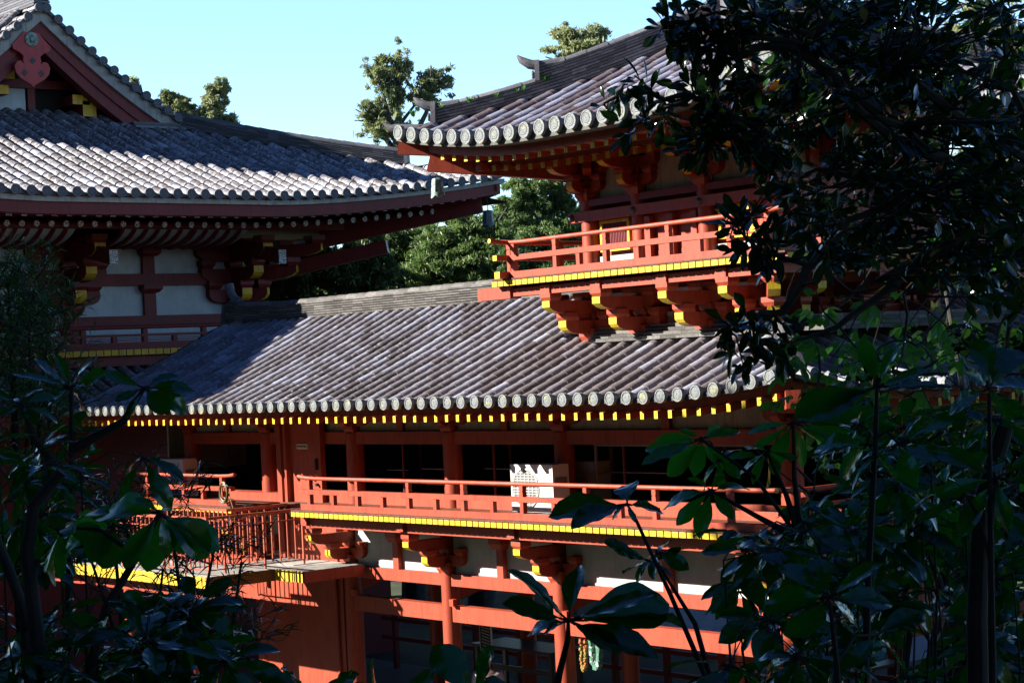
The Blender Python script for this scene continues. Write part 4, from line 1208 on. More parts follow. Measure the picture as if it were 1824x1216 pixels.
# pendant ornament
pr = []
half = [(0.0, -0.62), (0.05, -0.56), (0.16, -0.5), (0.30, -0.42), (0.40, -0.30), (0.43, -0.16), (0.37, -0.05), (0.27, -0.03), (0.20, -0.10), (0.22, -0.02), (0.20, 0.08), (0.30, 0.16), (0.44, 0.22), (0.46, 0.32), (0.36, 0.42), (0.18, 0.62)]
pr = [(-a, z) for a, z in half[:0:-1]] + half
q = MB(); q.prism(pr, (XG + 0.06, AP - 0.28, 7.32 + H), (0, 1, 0), (0, 0, 1), (-0.08, 0, 0)); kg = q.build('gable_pendant', redp, hall)
q = MB(); q.lathe((0, 0, 0), [(0.17, 0), (0.16, 0.03), (0.08, 0.04), (0.06, 0.08)], 12); bm_ = q.mesh('boss', verdi, smooth=30)
o = place('boss', bm_, kg, (XG + 0.07, AP - 0.28, 7.78 + H)); o.rotation_euler = (0, PI / 2, 0)
q = MB()
for yy, z in ((-0.2, 7.02), (0.2, 7.02), (0.0, 7.30)): q.obox((XG + 0.066, AP - 0.28 + yy, z + H), (0.004, 0, 0), (0, 0.04, 0.04), (0, -0.04, 0.04))
q.build('cutout', iron, kg)
# gable wall: white panel, timber posts, yellow ended purlins
GX = XG - 1.15
q = MB(); q.prism([(-3.2, 5.7), (3.2, 5.7), (0, 8.0)], (GX, AP, H), (0, 1, 0), (0, 0, 1), (-0.1, 0, 0)); q.build('gable_wall', darkin, hall)
q = MB(); q.prism([(-1.15, 5.98), (0.42, 5.98), (0.42, 7.0), (-0.4, 7.0)], (GX + 0.05, AP - 0.35, H), (0, 1, 0), (0, 0, 1), (-0.04, 0, 0)); q.build('gable_panel', whiteh, hall)
for yy, z, w, h in ((1.15, 6.45, 0.22, 0.22), (1.35, 6.18, 0.17, 0.36), (-0.75, 6.6, 0.12, 0.2), (-0.62, 6.95, 0.14, 0.2), (2.1, 6.85, 0.2, 0.2)):
    q = MB(); q.box(GX - 0.4, XG - 0.45, AP + yy - w, AP + yy + w, z + H, z + h + H, 0, mf={'right': 1}); q.build('purlin_end', [redd, yeld], hall)
q = MB(); q.box(GX - 0.1, GX + 0.12, AP + 0.1, AP + 0.28, 5.9 + H, 7.4 + H); q.box(GX - 0.1, GX + 0.16, AP - 2.4, AP + 2.4, 6.85 + H, 7.05 + H); q.build('gable_beam', redd, hall)
# ledge of flat tiles at the foot of the gable
q = MB(); rnd = random.Random(8)
for yy0, yy1 in ((-3.4, -2.0), (-2.6, 2.4), (2.2, 3.55)):
    for k in range(3):
        xo = (XG - 0.75 if abs(yy0 + yy1) < 1 else XG + 0.16) - 0.05 * k
        q.box(xo - 0.5, xo, AP + yy0, AP + yy1, z_h(9, 5.3) + 0.06 + 0.05 * k + H, z_h(9, 5.3) + 0.105 + 0.05 * k + H, 0, rnd.random())
q.build('ledge_tiles', ridge_d, hall)
# upper roof behind the gable: front slope with its verge rows of round tiles
q = MB()
for sg in (-1, 1):
    for k in range(14):
        a0, a1 = k / 14, (k + 1) / 14
        q.quad((XG + 0.06, AP + sg * GW * a0, gcurve(a0) + 0.04 + H), (XG + 0.06, AP + sg * GW * a1, gcurve(a1) + 0.04 + H), (-54, AP + sg * GW * a1, gcurve(a1) + 0.04 + H), (-54, AP + sg * GW * a0, gcurve(a0) + 0.04 + H))
q.build('upper_slope', pan_m, hall)
vt = MB(); rnd = random.Random(12)
for sg in (-1, 1):
    for k in range(13):                        # short round tiles along the verge, ends towards us
        a = (k + 0.35) / 13
        yy, z = AP + sg * GW * a, gcurve(a) + 0.045
        tile_run(vt, [(XG + 0.14, yy, z + H), (XG - 0.5, yy, z + 0.03 + H)], Vector((0, 1, 0)), 0.10, 0.4, rnd, 0, dome=False)
    for j in range(14):                        # rows down the slope
        xx = XG - 0.68 - 0.33 * j
        tile_run(vt, [(xx, AP + sg * (0.15 + (GW + (5.4 if sg < 0 else 0) - 0.15) * a), (gcurve(a * (GW + (5.4 if sg < 0 else 0)) / GW) if sg > 0 else AZ - 0.72 * (GW + 5.4) * a + 0.0 - 0.16 * math.sin(PI * min(1, a * 2.5))) + 0.06 + H) for a in [1 - i / 10 for i in range(11)]], Vector((1, 0, 0)), 0.10, 0.33, rnd)
vt.build('verge_tiles', tile_h, hall, smooth=True)
vd = disc_mesh('verge_end_tile', 0.105, disc_h)
for sg in (-1, 1):
    for k in range(13):
        a = (k + 0.35) / 13
        place('verge_end_tile', vd, hall, (XG + 0.15, AP + sg * GW * a, gcurve(a) + 0.085 + H), PI / 2)
rp = [(XG + 0.1 - 0.8 * k, AP, AZ + 0.05 + H) for k in range(18)]
ridge(rp, 0.0, 0.5, 0.2, 8, rnd, top_r=0.1).build('main_ridge', ridge_d, hall, smooth=30)
q = MB(); q.quad((XG, AP - GW, FZ + H), (-54, AP - GW, FZ + H), (-54, YH - HEY, 3.75 + H), (XEH, YH - HEY, 3.75 + H)); q.quad((XG, AP + GW, FZ - 0.05 + H), (XEH, YH + HEY, 3.75 + H), (-54, YH + HEY, 3.75 + H), (-54, AP + GW, FZ - 0.05 + H)); q.build('far_slope', pan_m, hall)
# ------------------------------------------------------------------ footbridge at the left with its steel railing
bridge = thing('footbridge', 'stepped footbridge with yellow plank ends and thin red steel railing landing at the corridor door', 'footbridge', (-28.5, 17.5, -3.3 + H))
BZ = -3.30
outline = [(-27.19, 18.98), (-27.19, 17.75), (-28.10, 17.75), (-28.08, 16.42), (-34.5, 16.42), (-34.5, 17.75), (-29.6, 17.75), (-29.6, 18.98)]
b = MB()
i0 = len(b.v); n = len(outline)
for x, y in outline: b.v.append((x, y, BZ + H))
b.face(range(n)[::-1])
if True:
    nx = [(b.v[(k + 1) % n][0] - b.v[k][0]) * (b.v[(k + 2) % n][1] - b.v[(k + 1) % n][1]) for k in range(n)]
deckmesh = b.build('deck_top', plank, bridge)
def edge(name, p, q, th, z0, z1, mat, par=bridge):
    p = Vector((p[0], p[1], 0)); q = Vector((q[0], q[1], 0)); d = (q - p).normalized(); nrm = Vector((-d.y, d.x, 0))
    m_ = MB(); m_.prism([(0, z0), ((q - p).length, z0), ((q - p).length, z1), (0, z1)], p + Vector((0, 0, H)), d, (0, 0, 1), nrm * th)
    return m_.build(name, mat, par)
edge('side_board', outline[1], outline[0], 0.05, BZ - 0.19, BZ - 0.003, red)
edge('side_board', outline[3], outline[2], 0.05, BZ - 0.2, BZ - 0.003, rust)
def plank_ends(p, q, k):
    p = Vector((p[0], p[1], 0)); q = Vector((q[0], q[1], 0)); d = (q - p) / k; dn = d.normalized(); nrm = Vector((-dn.y, dn.x, 0))
    for j in range(k):
        s = p + d * j
        m_ = MB(); m_.prism([(0.004, BZ - 0.19), (d.length - 0.004, BZ - 0.19), (d.length - 0.004, BZ - 0.002), (0.004, BZ - 0.002)], s + Vector((0, 0, H)), dn, (0, 0, 1), nrm * 0.06)
        m_.build('plank_end', yels, bridge)
plank_ends(outline[2], outline[1], 9)
plank_ends(outline[4], outline[3], 44)
edge('carrier_beam', (-34.4, 16.7), (-28.3, 16.7), 0.2, BZ - 0.42, BZ - 0.2, red)
for x, y in ((-28.8, 16.8), (-31.4, 16.8), (-30.6, 17.6)):
    b = MB(); b.lathe((x, y, 0), [(0.14, 0), (0.14, BZ - 0.4 + H)], 14); b.build('post', red, bridge, smooth=True)
m_ = MB(); m_.box(-28.7, -28.2, 18.2, 18.95, BZ + 0.002 + H, BZ + 0.012 + H); m_.build('board_patch', plank, bridge)
rails = MB()
def steel_rail(pts, top=0.96, gap=0.145, low=0.10):
    lr = None
    P = [Vector((x, y, BZ + H)) for x, y in pts]
    for a, c in zip(P, P[1:]):
        d = (c - a); L = d.length; d.normalize(); nrm = Vector((-d.y, d.x, 0))
        r_ = MB(); r_.obox((a + c) / 2 + Vector((0, 0, top)), d * (L / 2 + 0.02), nrm * 0.028, (0, 0, 0.024)); tr = r_.build('hand_rail', steel, bridge)
        for z in (low, top - 0.16):
            q = MB(); q.obox((a + c) / 2 + Vector((0, 0, z)), d * (L / 2), nrm * 0.011, (0, 0, 0.009)); q.build('cross_rail', steel, tr)
        k = int(L / gap)
        for j in range(k + 1):
            s = a + d * (L * j / k)
            main = j % 5 == 0
            w = 0.016 if main else 0.0105
            q = MB(); q.obox(s + Vector((0, 0, (top if main else top) / 2 + (0 if main else low / 2))), d * w, nrm * w, (0, 0, top / 2 - (0 if main else low / 2) - 0.024))
            q.build('bar', steel, tr)
steel_rail([(-28.13, 18.38), (-28.13, 16.5), (-31.4, 16.5)])
steel_rail([(-29.5, 18.95), (-29.5, 17.72), (-31.6, 17.72)])

# ------------------------------------------------------------------ outdoor units of air conditioners
def ac_unit(loc, label, dim=False, w=0.9, h=0.68, d=0.32):
    t = thing('air_conditioner', label, 'air conditioner', loc, 'air conditioner units on the gallery')
    x, y, z = loc
    mA = casing if not dim else casing_d
    c = MB(); c.box(x - w / 2, x + w / 2, y, y + d, z + 0.04, z + h); c.build('casing', mA, t)
    cx, cz, R = x - w * 0.14, z + h * 0.52, h * 0.40
    f = MB()
    n = 28
    f.face([f.vert((cx + R * 0.97 * math.cos(2 * PI * k / n), y - 0.003, cz + R * 0.97 * math.sin(2 * PI * k / n))) for k in range(n)])
    f.build('fan_opening', grille, t)
    g = MB()
    for k in range(15):
        zz = cz - R + 2 * R * (k + 0.5) / 15
        hw_ = math.sqrt(max(0, R * R - (zz - cz) ** 2))
        g.box(cx - hw_, cx + hw_, y - 0.014, y - 0.006, zz - 0.004, zz + 0.004)
    for k in range(7):
        xx = cx - R + 2 * R * (k + 0.5) / 7
        hh = math.sqrt(max(0, R * R - (xx - cx) ** 2))
        g.box(xx - 0.003, xx + 0.003, y - 0.019, y - 0.015, cz - hh, cz + hh)
    g.tube([(cx + R * math.cos(2 * PI * k / 24), y - 0.012, cz + R * math.sin(2 * PI * k / 24)) for k in range(25)], 0.008, 6, cap=False)
    g.build('fan_grille', mA, t)
    s = MB(); s.box(x + w * 0.30, x + w * 0.304, y - 0.002, y, z + 0.06, z + h - 0.02); s.box(x + w / 2, x + w / 2 + 0.02, y + 0.05, y + 0.27, z + 0.42, z + 0.56); s.build('side_cover', casing_d, t)
    for sx in (-0.3, 0.3):
        q = MB(); q.box(x + sx * w - 0.05, x + sx * w + 0.05, y - 0.01, y + d + 0.01, z, z + 0.04); q.build('foot', iron, t)
    return t
ac_unit((-22.34, 18.72, -2.298 + H), 'bright white air conditioner unit standing in the sun behind the gallery railing', w=0.98, h=0.755)
ac_unit((-33.2, 18.72, -2.298 + H), 'dingy white air conditioner unit in the shade behind the short railing by the hall', False, w=0.98, h=0.76)
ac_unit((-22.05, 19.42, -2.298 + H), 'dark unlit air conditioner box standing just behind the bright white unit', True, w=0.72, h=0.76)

# coiled hose on the railing end
h = MB()
rnd = random.Random(2)
for k in range(6):
    ox, oz, rr = rnd.uniform(-.03, .03), rnd.uniform(-.03, .03), rnd.uniform(0.13, 0.19)
    h.tube([(-29.93 + ox + rr * 0.75 * math.cos(a), 17.95 - 0.01 * k, -2.06 + oz + H + rr * math.sin(a)) for a in [2 * PI * j / 22 for j in range(23)]], 0.011, 6, 0 if k % 2 else 1)
h.tube([(-29.8, 17.94, -2.0 + H), (-29.72, 17.94, -2.2 + H), (-29.66, 17.94, -2.32 + H)], 0.010, 6, 0)
tag(h.build('hose', [hosem, hosed], None, True, (-29.93, 17.93, -2.25 + H)), 'coil of yellow and black hose hung on the end of the short red railing', 'hose')

# hanging bells
def bell(loc, mat, label, s=1.0, tongue=True):
    t = thing('wind_bell', label, 'bell', loc, 'bronze bells hung under the roof corners')
    b = MB(); b.lathe(loc, [(0.015 * s, 0), (0.10 * s, -0.012 * s), (0.125 * s, -0.04 * s), (0.137 * s, -0.16 * s), (0.147 * s, -0.30 * s), (0.152 * s, -0.34 * s)], 6)
    n = 24; i = len(b.v)
    ring_t = []; 
    for k in range(n):
        w = 2 * PI * k / n; q = 0.152 * s
        ring_t.append(b.vert((loc[0] + q * math.cos(w), loc[1] + q * math.sin(w), loc[2] - 0.33 * s)))
    low = []
    for k in range(n):
        w = 2 * PI * k / n; q = 0.162 * s
        dz = 0.075 * abs(math.cos(w * 2 + 0.6)) ** 0.8
        low.append(b.vert((loc[0] + q * math.cos(w), loc[1] + q * math.sin(w), loc[2] - (0.39 + dz) * s)))
    for k in range(n):
        j = (k + 1) % n; b.face((ring_t[k], low[k], low[j], ring_t[j]))
    b.build('body', mat, t, smooth=35)
    hk = MB(); x, y, z = loc
    hk.tube([(x, y, z - 0.01), (x, y, z + 0.10 * s), (x + 0.03 * s, y, z + 0.15 * s), (x - 0.01, y, z + 0.20 * s), (x - 0.03 * s, y, z + 0.25 * s), (x, y, z + 0.34 * s)], 0.013 * s, 6); hk.build('hook', iron, t)
    if tongue:
        tg = MB(); tg.tube([(x, y, z - 0.3 * s), (x, y, z - 0.6 * s)], 0.006, 5); tg.box(x - 0.035 * s, x + 0.035 * s, y - 0.004, y + 0.004, z - 0.80 * s, z - 0.6 * s); tg.build('tongue', iron, t)
    return t
bell((XC - 3.445, YC - 3.445, 2.815 + H), verdi, 'pale green six sided bell hung under the near left corner of the tower roof', 0.66, False)
bell((XC + 3.38, YC - 3.38, 2.72 + H), verdi, 'pale green bell half hidden by leaves under the right corner of the tower roof', 0.66, False)
bell(tuple(at(869, 374, 44.6)), bellm, 'dark bronze bell with a long tongue under the hall roof corner, before the trees', 0.86)

# garlands hung at the pillar
def garland(x, y, z, l, w, cols, label, group, r=0.028):
    g = MB(); rnd = random.Random(int(x * 100))
    n = 46
    for k in range(n):
        a = 2 * PI * k / n
        px = x + w * math.sin(a) * (1 if abs(math.cos(a)) < 0.9 else 0.9); pz = z - l / 2 + l / 2 * math.cos(a)
        for q in range(2):
            c = (px + rnd.uniform(-.012, .012), y + rnd.uniform(-.02, .02), pz + rnd.uniform(-.015, .015))
            g.obox(c, (r * rnd.uniform(.6, 1), 0, rnd.uniform(-.01, .01)), (0, r, 0), (rnd.uniform(-.01, .01), 0, r * rnd.uniform(.6, 1)), rnd.randrange(len(cols)))
    return tag(g.build('garland', cols, None, False, (x, y, z)), label, 'garland', group)
fl_g = simple('green_garland', (0.10, 0.24, 0.17), 0.7, 0, 0.4, 40, 0); fl_w = simple('white_flowers', (0.4, 0.48, 0.44), 0.7, 0, 0.4, 30, 0); fl_dg = simple('deep_green_garland', (0.06, 0.20, 0.10), 0.7, 0, 0.4, 30, 0)
fl_y = simple('yellow_beads', (0.30, 0.20, 0.03), 0.6, 0, 0.3, 30, 0); fl_r = simple('red_beads', (0.5, 0.06, 0.03), 0.6, 0, 0.3, 30, 0)
garland(-21.52, 19.12, -3.95 + H, 0.62, 0.085, [fl_g, fl_w, fl_dg], 'thick green and white flower garland hung right of the middle pillar', 'flower garlands by the pillar', 0.036)
garland(-21.78, 19.10, -3.96 + H, 0.66, 0.05, [fl_y, fl_r, fl_y], 'thin yellow and red bead garland hung beside the middle pillar', 'flower garlands by the pillar', 0.02)
b = MB(); b.tube([(-22.1, 19.12, -3.94 + H), (-21.2, 19.12, -3.94 + H)], 0.012, 6); tag(b.build('garland_rod', iron, None, False, (-21.6, 19.12, -3.94 + H)), 'thin dark rod from which the garlands hang', 'rod')

# ground storey furniture, seen dimly between the pillars
def sign_board():
    p = Vector((-26.5, 21.0, -5.05 + H))
    t = thing('notice_board', 'black notice board with white frame and lettering leaning behind the left pillar', 'sign', p)
    d = Vector((0.94, -0.34, 0.0)); up_ = Vector((0, 0, 1)); nn = Vector((-0.34, -0.94, 0))
    m_ = MB(); m_.obox(p + up_ * 0.30, d * 0.30, nn * 0.012, up_ * 0.30); m_.build('board', black, t)
    f = MB()
    for s_ in (-1, 1):
        f.obox(p + up_ * 0.30 + d * 0.30 * s_ + nn * 0.004, d * 0.012, nn * 0.014, up_ * 0.312); f.obox(p + up_ * (0.30 + 0.30 * s_) + nn * 0.004, d * 0.29, nn * 0.014, up_ * 0.011)
    f.build('frame', chalk, t)
    f = MB()
    for k in range(9):
        w = (0.10, 0.22, 0.20, 0.23, 0.18, 0.22, 0.21, 0.15, 0.2)[k]
        f.obox(p + up_ * (0.52 - 0.053 * k) + nn * 0.014 + d * 0.01, d * w, nn * 0.002, up_ * 0.006)
    f.build('lettering', chalk, t)
sign_board()
def table(x, y, w, d, label):
    t = thing('table', label, 'table', (x, y, FLOOR + H), 'dark tables in the ground storey')
    z = -5.02
    m_ = MB(); m_.box(x - w / 2, x + w / 2, y - d / 2, y + d / 2, z - 0.05 + H, z + H); m_.build('table_top', tablem, t)
    for sx in (-1, 1):
        for sy in (-1, 1):
            q = MB(); q.box(x + sx * (w / 2 - 0.08) - 0.035, x + sx * (w / 2 - 0.08) + 0.035, y + sy * (d / 2 - 0.08) - 0.035, y + sy * (d / 2 - 0.08) + 0.035, FLOOR + H, z - 0.05 + H); q.build('leg', tablem, t)
    q = MB(); q.box(x - w / 2 + 0.1, x + w / 2 - 0.1, y - d / 2 + 0.06, y - d / 2 + 0.1, -5.45 + H, -5.35 + H); q.build('stretcher', tablem, t)
table(-26.6, 22.0, 2.2, 0.8, 'dark table with a dull top between the left and middle pillars')
table(-21.2, 23.8, 2.6, 0.8, 'dark table right of the middle pillar behind the garlands')
fence = thing('back_railing', 'dark wooden railing along the far side of the ground storey', 'railing', (-25, 24.2, FLOOR + H))
for z in (-5.35, -5.75): 
    m_ = MB(); m_.box(-34, -18, 24.1, 24.18, z + H, z + 0.08 + H); m_.build('rail', redd, fence)
for k in range(12):
    m_ = MB(); m_.box(-33.6 + 1.38 * k, -33.5 + 1.38 * k, 24.09, 24.19, FLOOR + H, -5.2 + H); m_.build('post', redd, fence)
# white chairs under the right wing
def chair(p, label, s=1.0, ang=0.0):
    t = thing('plastic_chair', label, 'chair', p, 'white plastic chairs under the right wing')
    d = Vector((math.cos(ang), math.sin(ang), 0)); n_ = Vector((-d.y, d.x, 0)); u_ = Vector((0, 0, 1))
    p = Vector(p)
    pr = [(-0.23, 0.42), (0.23, 0.42), (0.25, 0.75), (0.20, 0.87), (0.08, 0.91), (-0.08, 0.91), (-0.20, 0.87), (-0.25, 0.75)]
    m_ = MB(); m_.prism([(a * s, b * s) for a, b in pr], p + n_ * 0.20, d, u_, n_ * 0.035); m_.build('backrest', plastic, t)
    m_ = MB(); m_.obox(p + u_ * 0.43 * s, d * 0.23 * s, n_ * 0.22 * s, u_ * 0.02); m_.build('seat', plastic, t)
    for sx in (-1, 1):
        for sy in (-1, 1):
            q = MB(); q.tube([p + d * sx * 0.2 * s + n_ * sy * 0.19 * s, p + d * sx * 0.19 * s + n_ * sy * 0.18 * s + u_ * 0.42 * s], 0.022, 8); q.build('leg', plastic, t)
pc = at(1645, 1190, 26.5); chair((pc.x, pc.y, FLOOR + 0.75 + H), 'white plastic chair with rounded back in front of the sunlit lawn', 1.0, 0.75)
pc = at(1727, 1160, 28.5); chair((pc.x, pc.y, FLOOR + 0.75 + H), 'farther white plastic chair, only its rounded top showing beside a trunk', 1.0, 0.75)
b = MB(); pc = at(1560, 1240, 27.5); b.box(pc.x - 4, pc.x + 4, pc.y - 2.5, pc.y + 6, FLOOR + 0.01 + H, FLOOR + 0.75 + H); tag(b.build('terrace', stone, None, False, (pc.x, pc.y, FLOOR + H)), kind='structure')

# a visitor standing behind the second pillar
def skinned(name, verts, edges, radii, mat, parent, root=0, sub=2):
    me = bpy.data.meshes.new(name); me.from_pydata([tuple(v) for v in verts], edges, [])
    me.materials.append(mat)
    o = bpy.data.objects.new(name, me); COL.objects.link(o)
    if parent: o.parent = parent
    md = o.modifiers.new('skin', 'SKIN'); sv = me.skin_vertices[0].data if me.skin_vertices else None
    if sv is None:
        me.skin_vertices.new() if hasattr(me.skin_vertices, 'new') else None
        sv = me.skin_vertices[0].data
    for k, r in enumerate(radii): sv[k].radius = (r, r) if not hasattr(r, '__len__') else r
    sv[root].use_root = True
    md.use_smooth_shade = True
    s_ = o.modifiers.new('subsurf', 'SUBSURF'); s_.levels = sub; s_.render_levels = sub
    return o
def person(p, label):
    t = thing('person', label, 'person', p)
    V = [(0, 0, .88), (0, 0, 1.02), (0, -.01, 1.22), (0, 0, 1.38), (0, -.01, 1.45), (0, -.03, 1.53), (0, -.035, 1.62),
         (-.17, 0, 1.36), (-.23, -.02, 1.10), (-.20, -.20, 0.98), (-.17, -.28, .97), (.17, 0, 1.36), (.24, 0, 1.10), (.25, -.05, .86), (.25, -.08, .79),
         (-.09, 0, .84), (-.10, -.01, .46), (-.10, .03, .07), (-.11, -.12, .03), (.09, 0, .84), (.10, .02, .46), (.11, .06, .07), (.12, -.09, .03)]
    E = [(0, 1), (1, 2), (2, 3), (3, 4), (4, 5), (5, 6), (3, 7), (7, 8), (8, 9), (9, 10), (3, 11), (11, 12), (12, 13), (13, 14), (0, 15), (15, 16), (16, 17), (17, 18), (0, 19), (19, 20), (20, 21), (21, 22)]
    R_ = [(.15, .11), (.145, .10), (.165, .11), (.13, .09), .052, (.075, .09), (.065, .085), .06, .043, .035, .03, .06, .043, .035, .03, .085, .058, .042, .04, .085, .058, .042, .04]
    skinned('body', V, E, R_, skin, t)
    skinned('shirt', [(0, 0, .86), (0, 0, 1.02), (0, -.01, 1.22), (0, 0, 1.39), (-.18, 0, 1.36), (-.22, -.015, 1.16), (.18, 0, 1.36), (.23, 0, 1.16)], [(0, 1), (1, 2), (2, 3), (3, 4), (4, 5), (3, 6), (6, 7)], [(.17, .13), (.165, .12), (.185, .13), (.12, .10), .078, .062, .078, .062], shirt, t, 1)
    skinned('trousers', [(0, 0, .88), (-.09, 0, .82), (-.10, 0, .46), (-.10, .03, .1), (.09, 0, .82), (.10, .02, .46), (.11, .06, .1)], [(0, 1), (1, 2), (2, 3), (0, 4), (4, 5), (5, 6)], [(.165, .125), .1, .074, .06, .1, .074, .06], trous, t)
    skinned('hair', [(0, .02, 1.58), (0, .01, 1.67), (0, .05, 1.50)], [(0, 1), (0, 2)], [(.088, .10), (.075, .085), (.07, .05)], hair, t)
    f = MB(); f.obox((0, -.128, 1.545), (.012, 0, 0), (0, .014, 0), (0, 0, .02))
    for sx in (-1, 1): f.obox((sx * .03, -.115, 1.58), (.011, 0, 0), (0, .006, 0), (0, 0, .006))
    f.obox((0, -.112, 1.50), (.022, 0, 0), (0, .006, 0), (0, 0, .005))
    mo = bpy.data.objects.new('face', f.mesh('face', skin)); COL.objects.link(mo); mo.parent = t
    t.rotation_euler = (0, 0, 0.9)
pc = at(866, 1150, 31.3); person((pc.x, pc.y, FLOOR + H), 'person in a pale shirt and dark trousers standing in the shade behind the second pillar')
# ------------------------------------------------------------------ ground, lawn and slope under the viewer
def gh(x, y):
    t = min(max((15.5 - y) / 14.0, 0), 1); s = t * t * (3 - 2 * t)
    fx = min(max((x + 26) / 10.0, 0), 1); fx = fx * fx * (3 - 2 * fx)
    far = max(0, y - 60) * 0.16 + max(0, -x - 62) * 0.10
    sky_block_hill = min(max(0, -14 - y), 24) * 0.62 + min(max(0, x - 12), 30) * 0.35  # unseen rise behind and beside the viewer, added to block sky light
    return 5.1 * s * (0.45 + 0.55 * fx) + min(far, 14) + sky_block_hill
g = MB()
xs_ = [-400, -250, -160] + list(np.linspace(-120, 48, 69)) + [70, 120, 250, 400]
ys_ = [-300, -120, -60, -44, -36, -28] + list(np.linspace(-20, 110, 66)) + [150, 250, 400]
for y in ys_:
    for x in xs_: g.v.append((float(x), float(y), gh(x, y)))
nx = len(xs_)
for j in range(len(ys_) - 1):
    for i in range(nx - 1):
        a = j * nx + i; g.face((a, a + 1, a + nx + 1, a + nx))
m, nt, bs = nodemat('ground_soil_grass')
p = wpos(nt); n1 = noise(nt, 0.35, 5, 0.6, p); n2 = noise(nt, 14, 5, 0.7, p)
r1 = ramp(nt, [(0.45, (0.030, 0.022, 0.014)), (0.58, (0.045, 0.065, 0.015))], n1.outputs[0])
c = mixc(nt, 0.5, r1.outputs[0], ramp(nt, [(0.3, (0.4, 0.4, 0.4)), (0.7, (1.3, 1.3, 1.2))], n2.outputs[0]).outputs[0], 'MULTIPLY')
nt.links.new(c, bs.inputs['Base Color']); bs.inputs['Roughness'].default_value = 0.95; bump(nt, n2.outputs[0], 0.6, 0.05, bs)
gr = g.build('ground', m, None, smooth=True); tag(gr, kind='structure')
lm, nt, bs = nodemat('lawn'); p = wpos(nt); n1 = noise(nt, 3, 5, 0.6, p); n2 = noise(nt, 30, 4, 0.7, p)
r1 = ramp(nt, [(0.3, (0.10, 0.16, 0.02)), (0.6, (0.24, 0.32, 0.05))], n1.outputs[0])
c = mixc(nt, 0.6, r1.outputs[0], ramp(nt, [(0.3, (0.45, 0.45, 0.4)), (0.7, (1.2, 1.2, 1.1))], n2.outputs[0]).outputs[0], 'MULTIPLY')
nt.links.new(c, bs.inputs['Base Color']); bs.inputs['Roughness'].default_value = 0.9; bump(nt, n2.outputs[0], 0.8, 0.05, bs)
gm, nt, bs = nodemat('gravel'); p = wpos(nt)
v_ = nt.nodes.new('ShaderNodeTexVoronoi'); v_.inputs['Scale'].default_value = 26; nt.links.new(p, v_.inputs['Vector'])
r1 = ramp(nt, [(0.0, (0.16, 0.16, 0.17)), (1.0, (0.46, 0.46, 0.48))], v_.outputs['Color'])
nt.links.new(r1.outputs[0], bs.inputs['Base Color']); bs.inputs['Roughness'].default_value = 0.9; bump(nt, v_.outputs['Distance'], 0.9, 0.04, bs)
b = MB(); b.box(-40, -10, 33.0, 37.3, 0.0, 0.03); tag(b.build('gravel_path', gm, None, False, (-25, 35, 0)), kind='structure')
b = MB(); b.box(-40, 0, 37.3, 60, 0.0, 0.04); tag(b.build('lawn', lm, None, False, (-20, 48, 0)), kind='structure')

# ------------------------------------------------------------------ background trees
def leaves(blobs, n, size, seed, shell=0.55, tlo=0.0, thi=1.0, droop=0.0, aspect=0.5, fuzz=0.0):
    """numpy leaf cards with depth-varied tint filling a set of ellipsoid clumps; returns verts, faces, tint"""
    r = np.random.RandomState(seed)
    w = np.array([b[1][0] * b[1][1] * b[1][2] for b in blobs]) ** 0.67
    cnt = np.maximum(1, (n * w / w.sum()).astype(int))
    C = []; T = []
    for (c, rad), k in zip(blobs, cnt):
        d = r.normal(size=(k, 3)); d /= np.linalg.norm(d, axis=1)[:, None]
        rr = (shell + (1 - shell) * r.rand(k)) ** 0.7 * (0.8 + 0.35 * r.rand(k))
        lump = 1 + 0.22 * np.sin(d[:, 0] * 7 + c[0]) * np.sin(d[:, 1] * 6 + c[1]) + 0.18 * np.sin(d[:, 2] * 9 + c[2])
        C.append(np.array(c) + d * (rr * lump)[:, None] * np.array(rad) + r.normal(size=(k, 3)) * np.array(rad) * fuzz)
        T.append(np.full(k, r.rand()) * 0.5 + r.rand(k) * 0.5)
    C = np.vstack(C); T = np.concatenate(T) * (thi - tlo) + tlo
    N = len(C)
    a = r.normal(size=(N, 3)); a[:, 2] -= droop; a /= np.linalg.norm(a, axis=1)[:, None]
    b = np.cross(a, r.normal(size=(N, 3))); b /= np.linalg.norm(b, axis=1)[:, None]
    s = size * (0.6 + 0.8 * r.rand(N))[:, None]
    V = np.stack([C - a * s, C + b * s * aspect - a * s * 0.1, C + a * s, C - b * s * aspect + a * s * 0.1], 1).reshape(-1, 3)
    return V, N, T
def leaf_object(name, blobs, n, size, seed, mat, parent=None, loc=None, **kw):
    V, N, T = leaves(blobs, n, size, seed, **kw)
    p = wloc(parent) if parent else Vector(loc)
    V = V - np.array([p.x, p.y, p.z])
    me = bpy.data.meshes.new(name)
    me.vertices.add(len(V)); me.vertices.foreach_set('co', V.astype(np.float32).ravel())
    me.loops.add(4 * N); me.loops.foreach_set('vertex_index', np.arange(4 * N, dtype=np.int32))
    me.polygons.add(N); me.polygons.foreach_set('loop_start', np.arange(0, 4 * N, 4, dtype=np.int32))
    me.update(calc_edges=True)
    me.materials.append(mat)
    a_ = me.attributes.new('tint', 'FLOAT', 'FACE'); a_.data.foreach_set('value', T.astype(np.float32))
    o = bpy.data.objects.new(name, me); COL.objects.link(o)
    if parent: o.parent = parent
    else: o.location = p
    return o
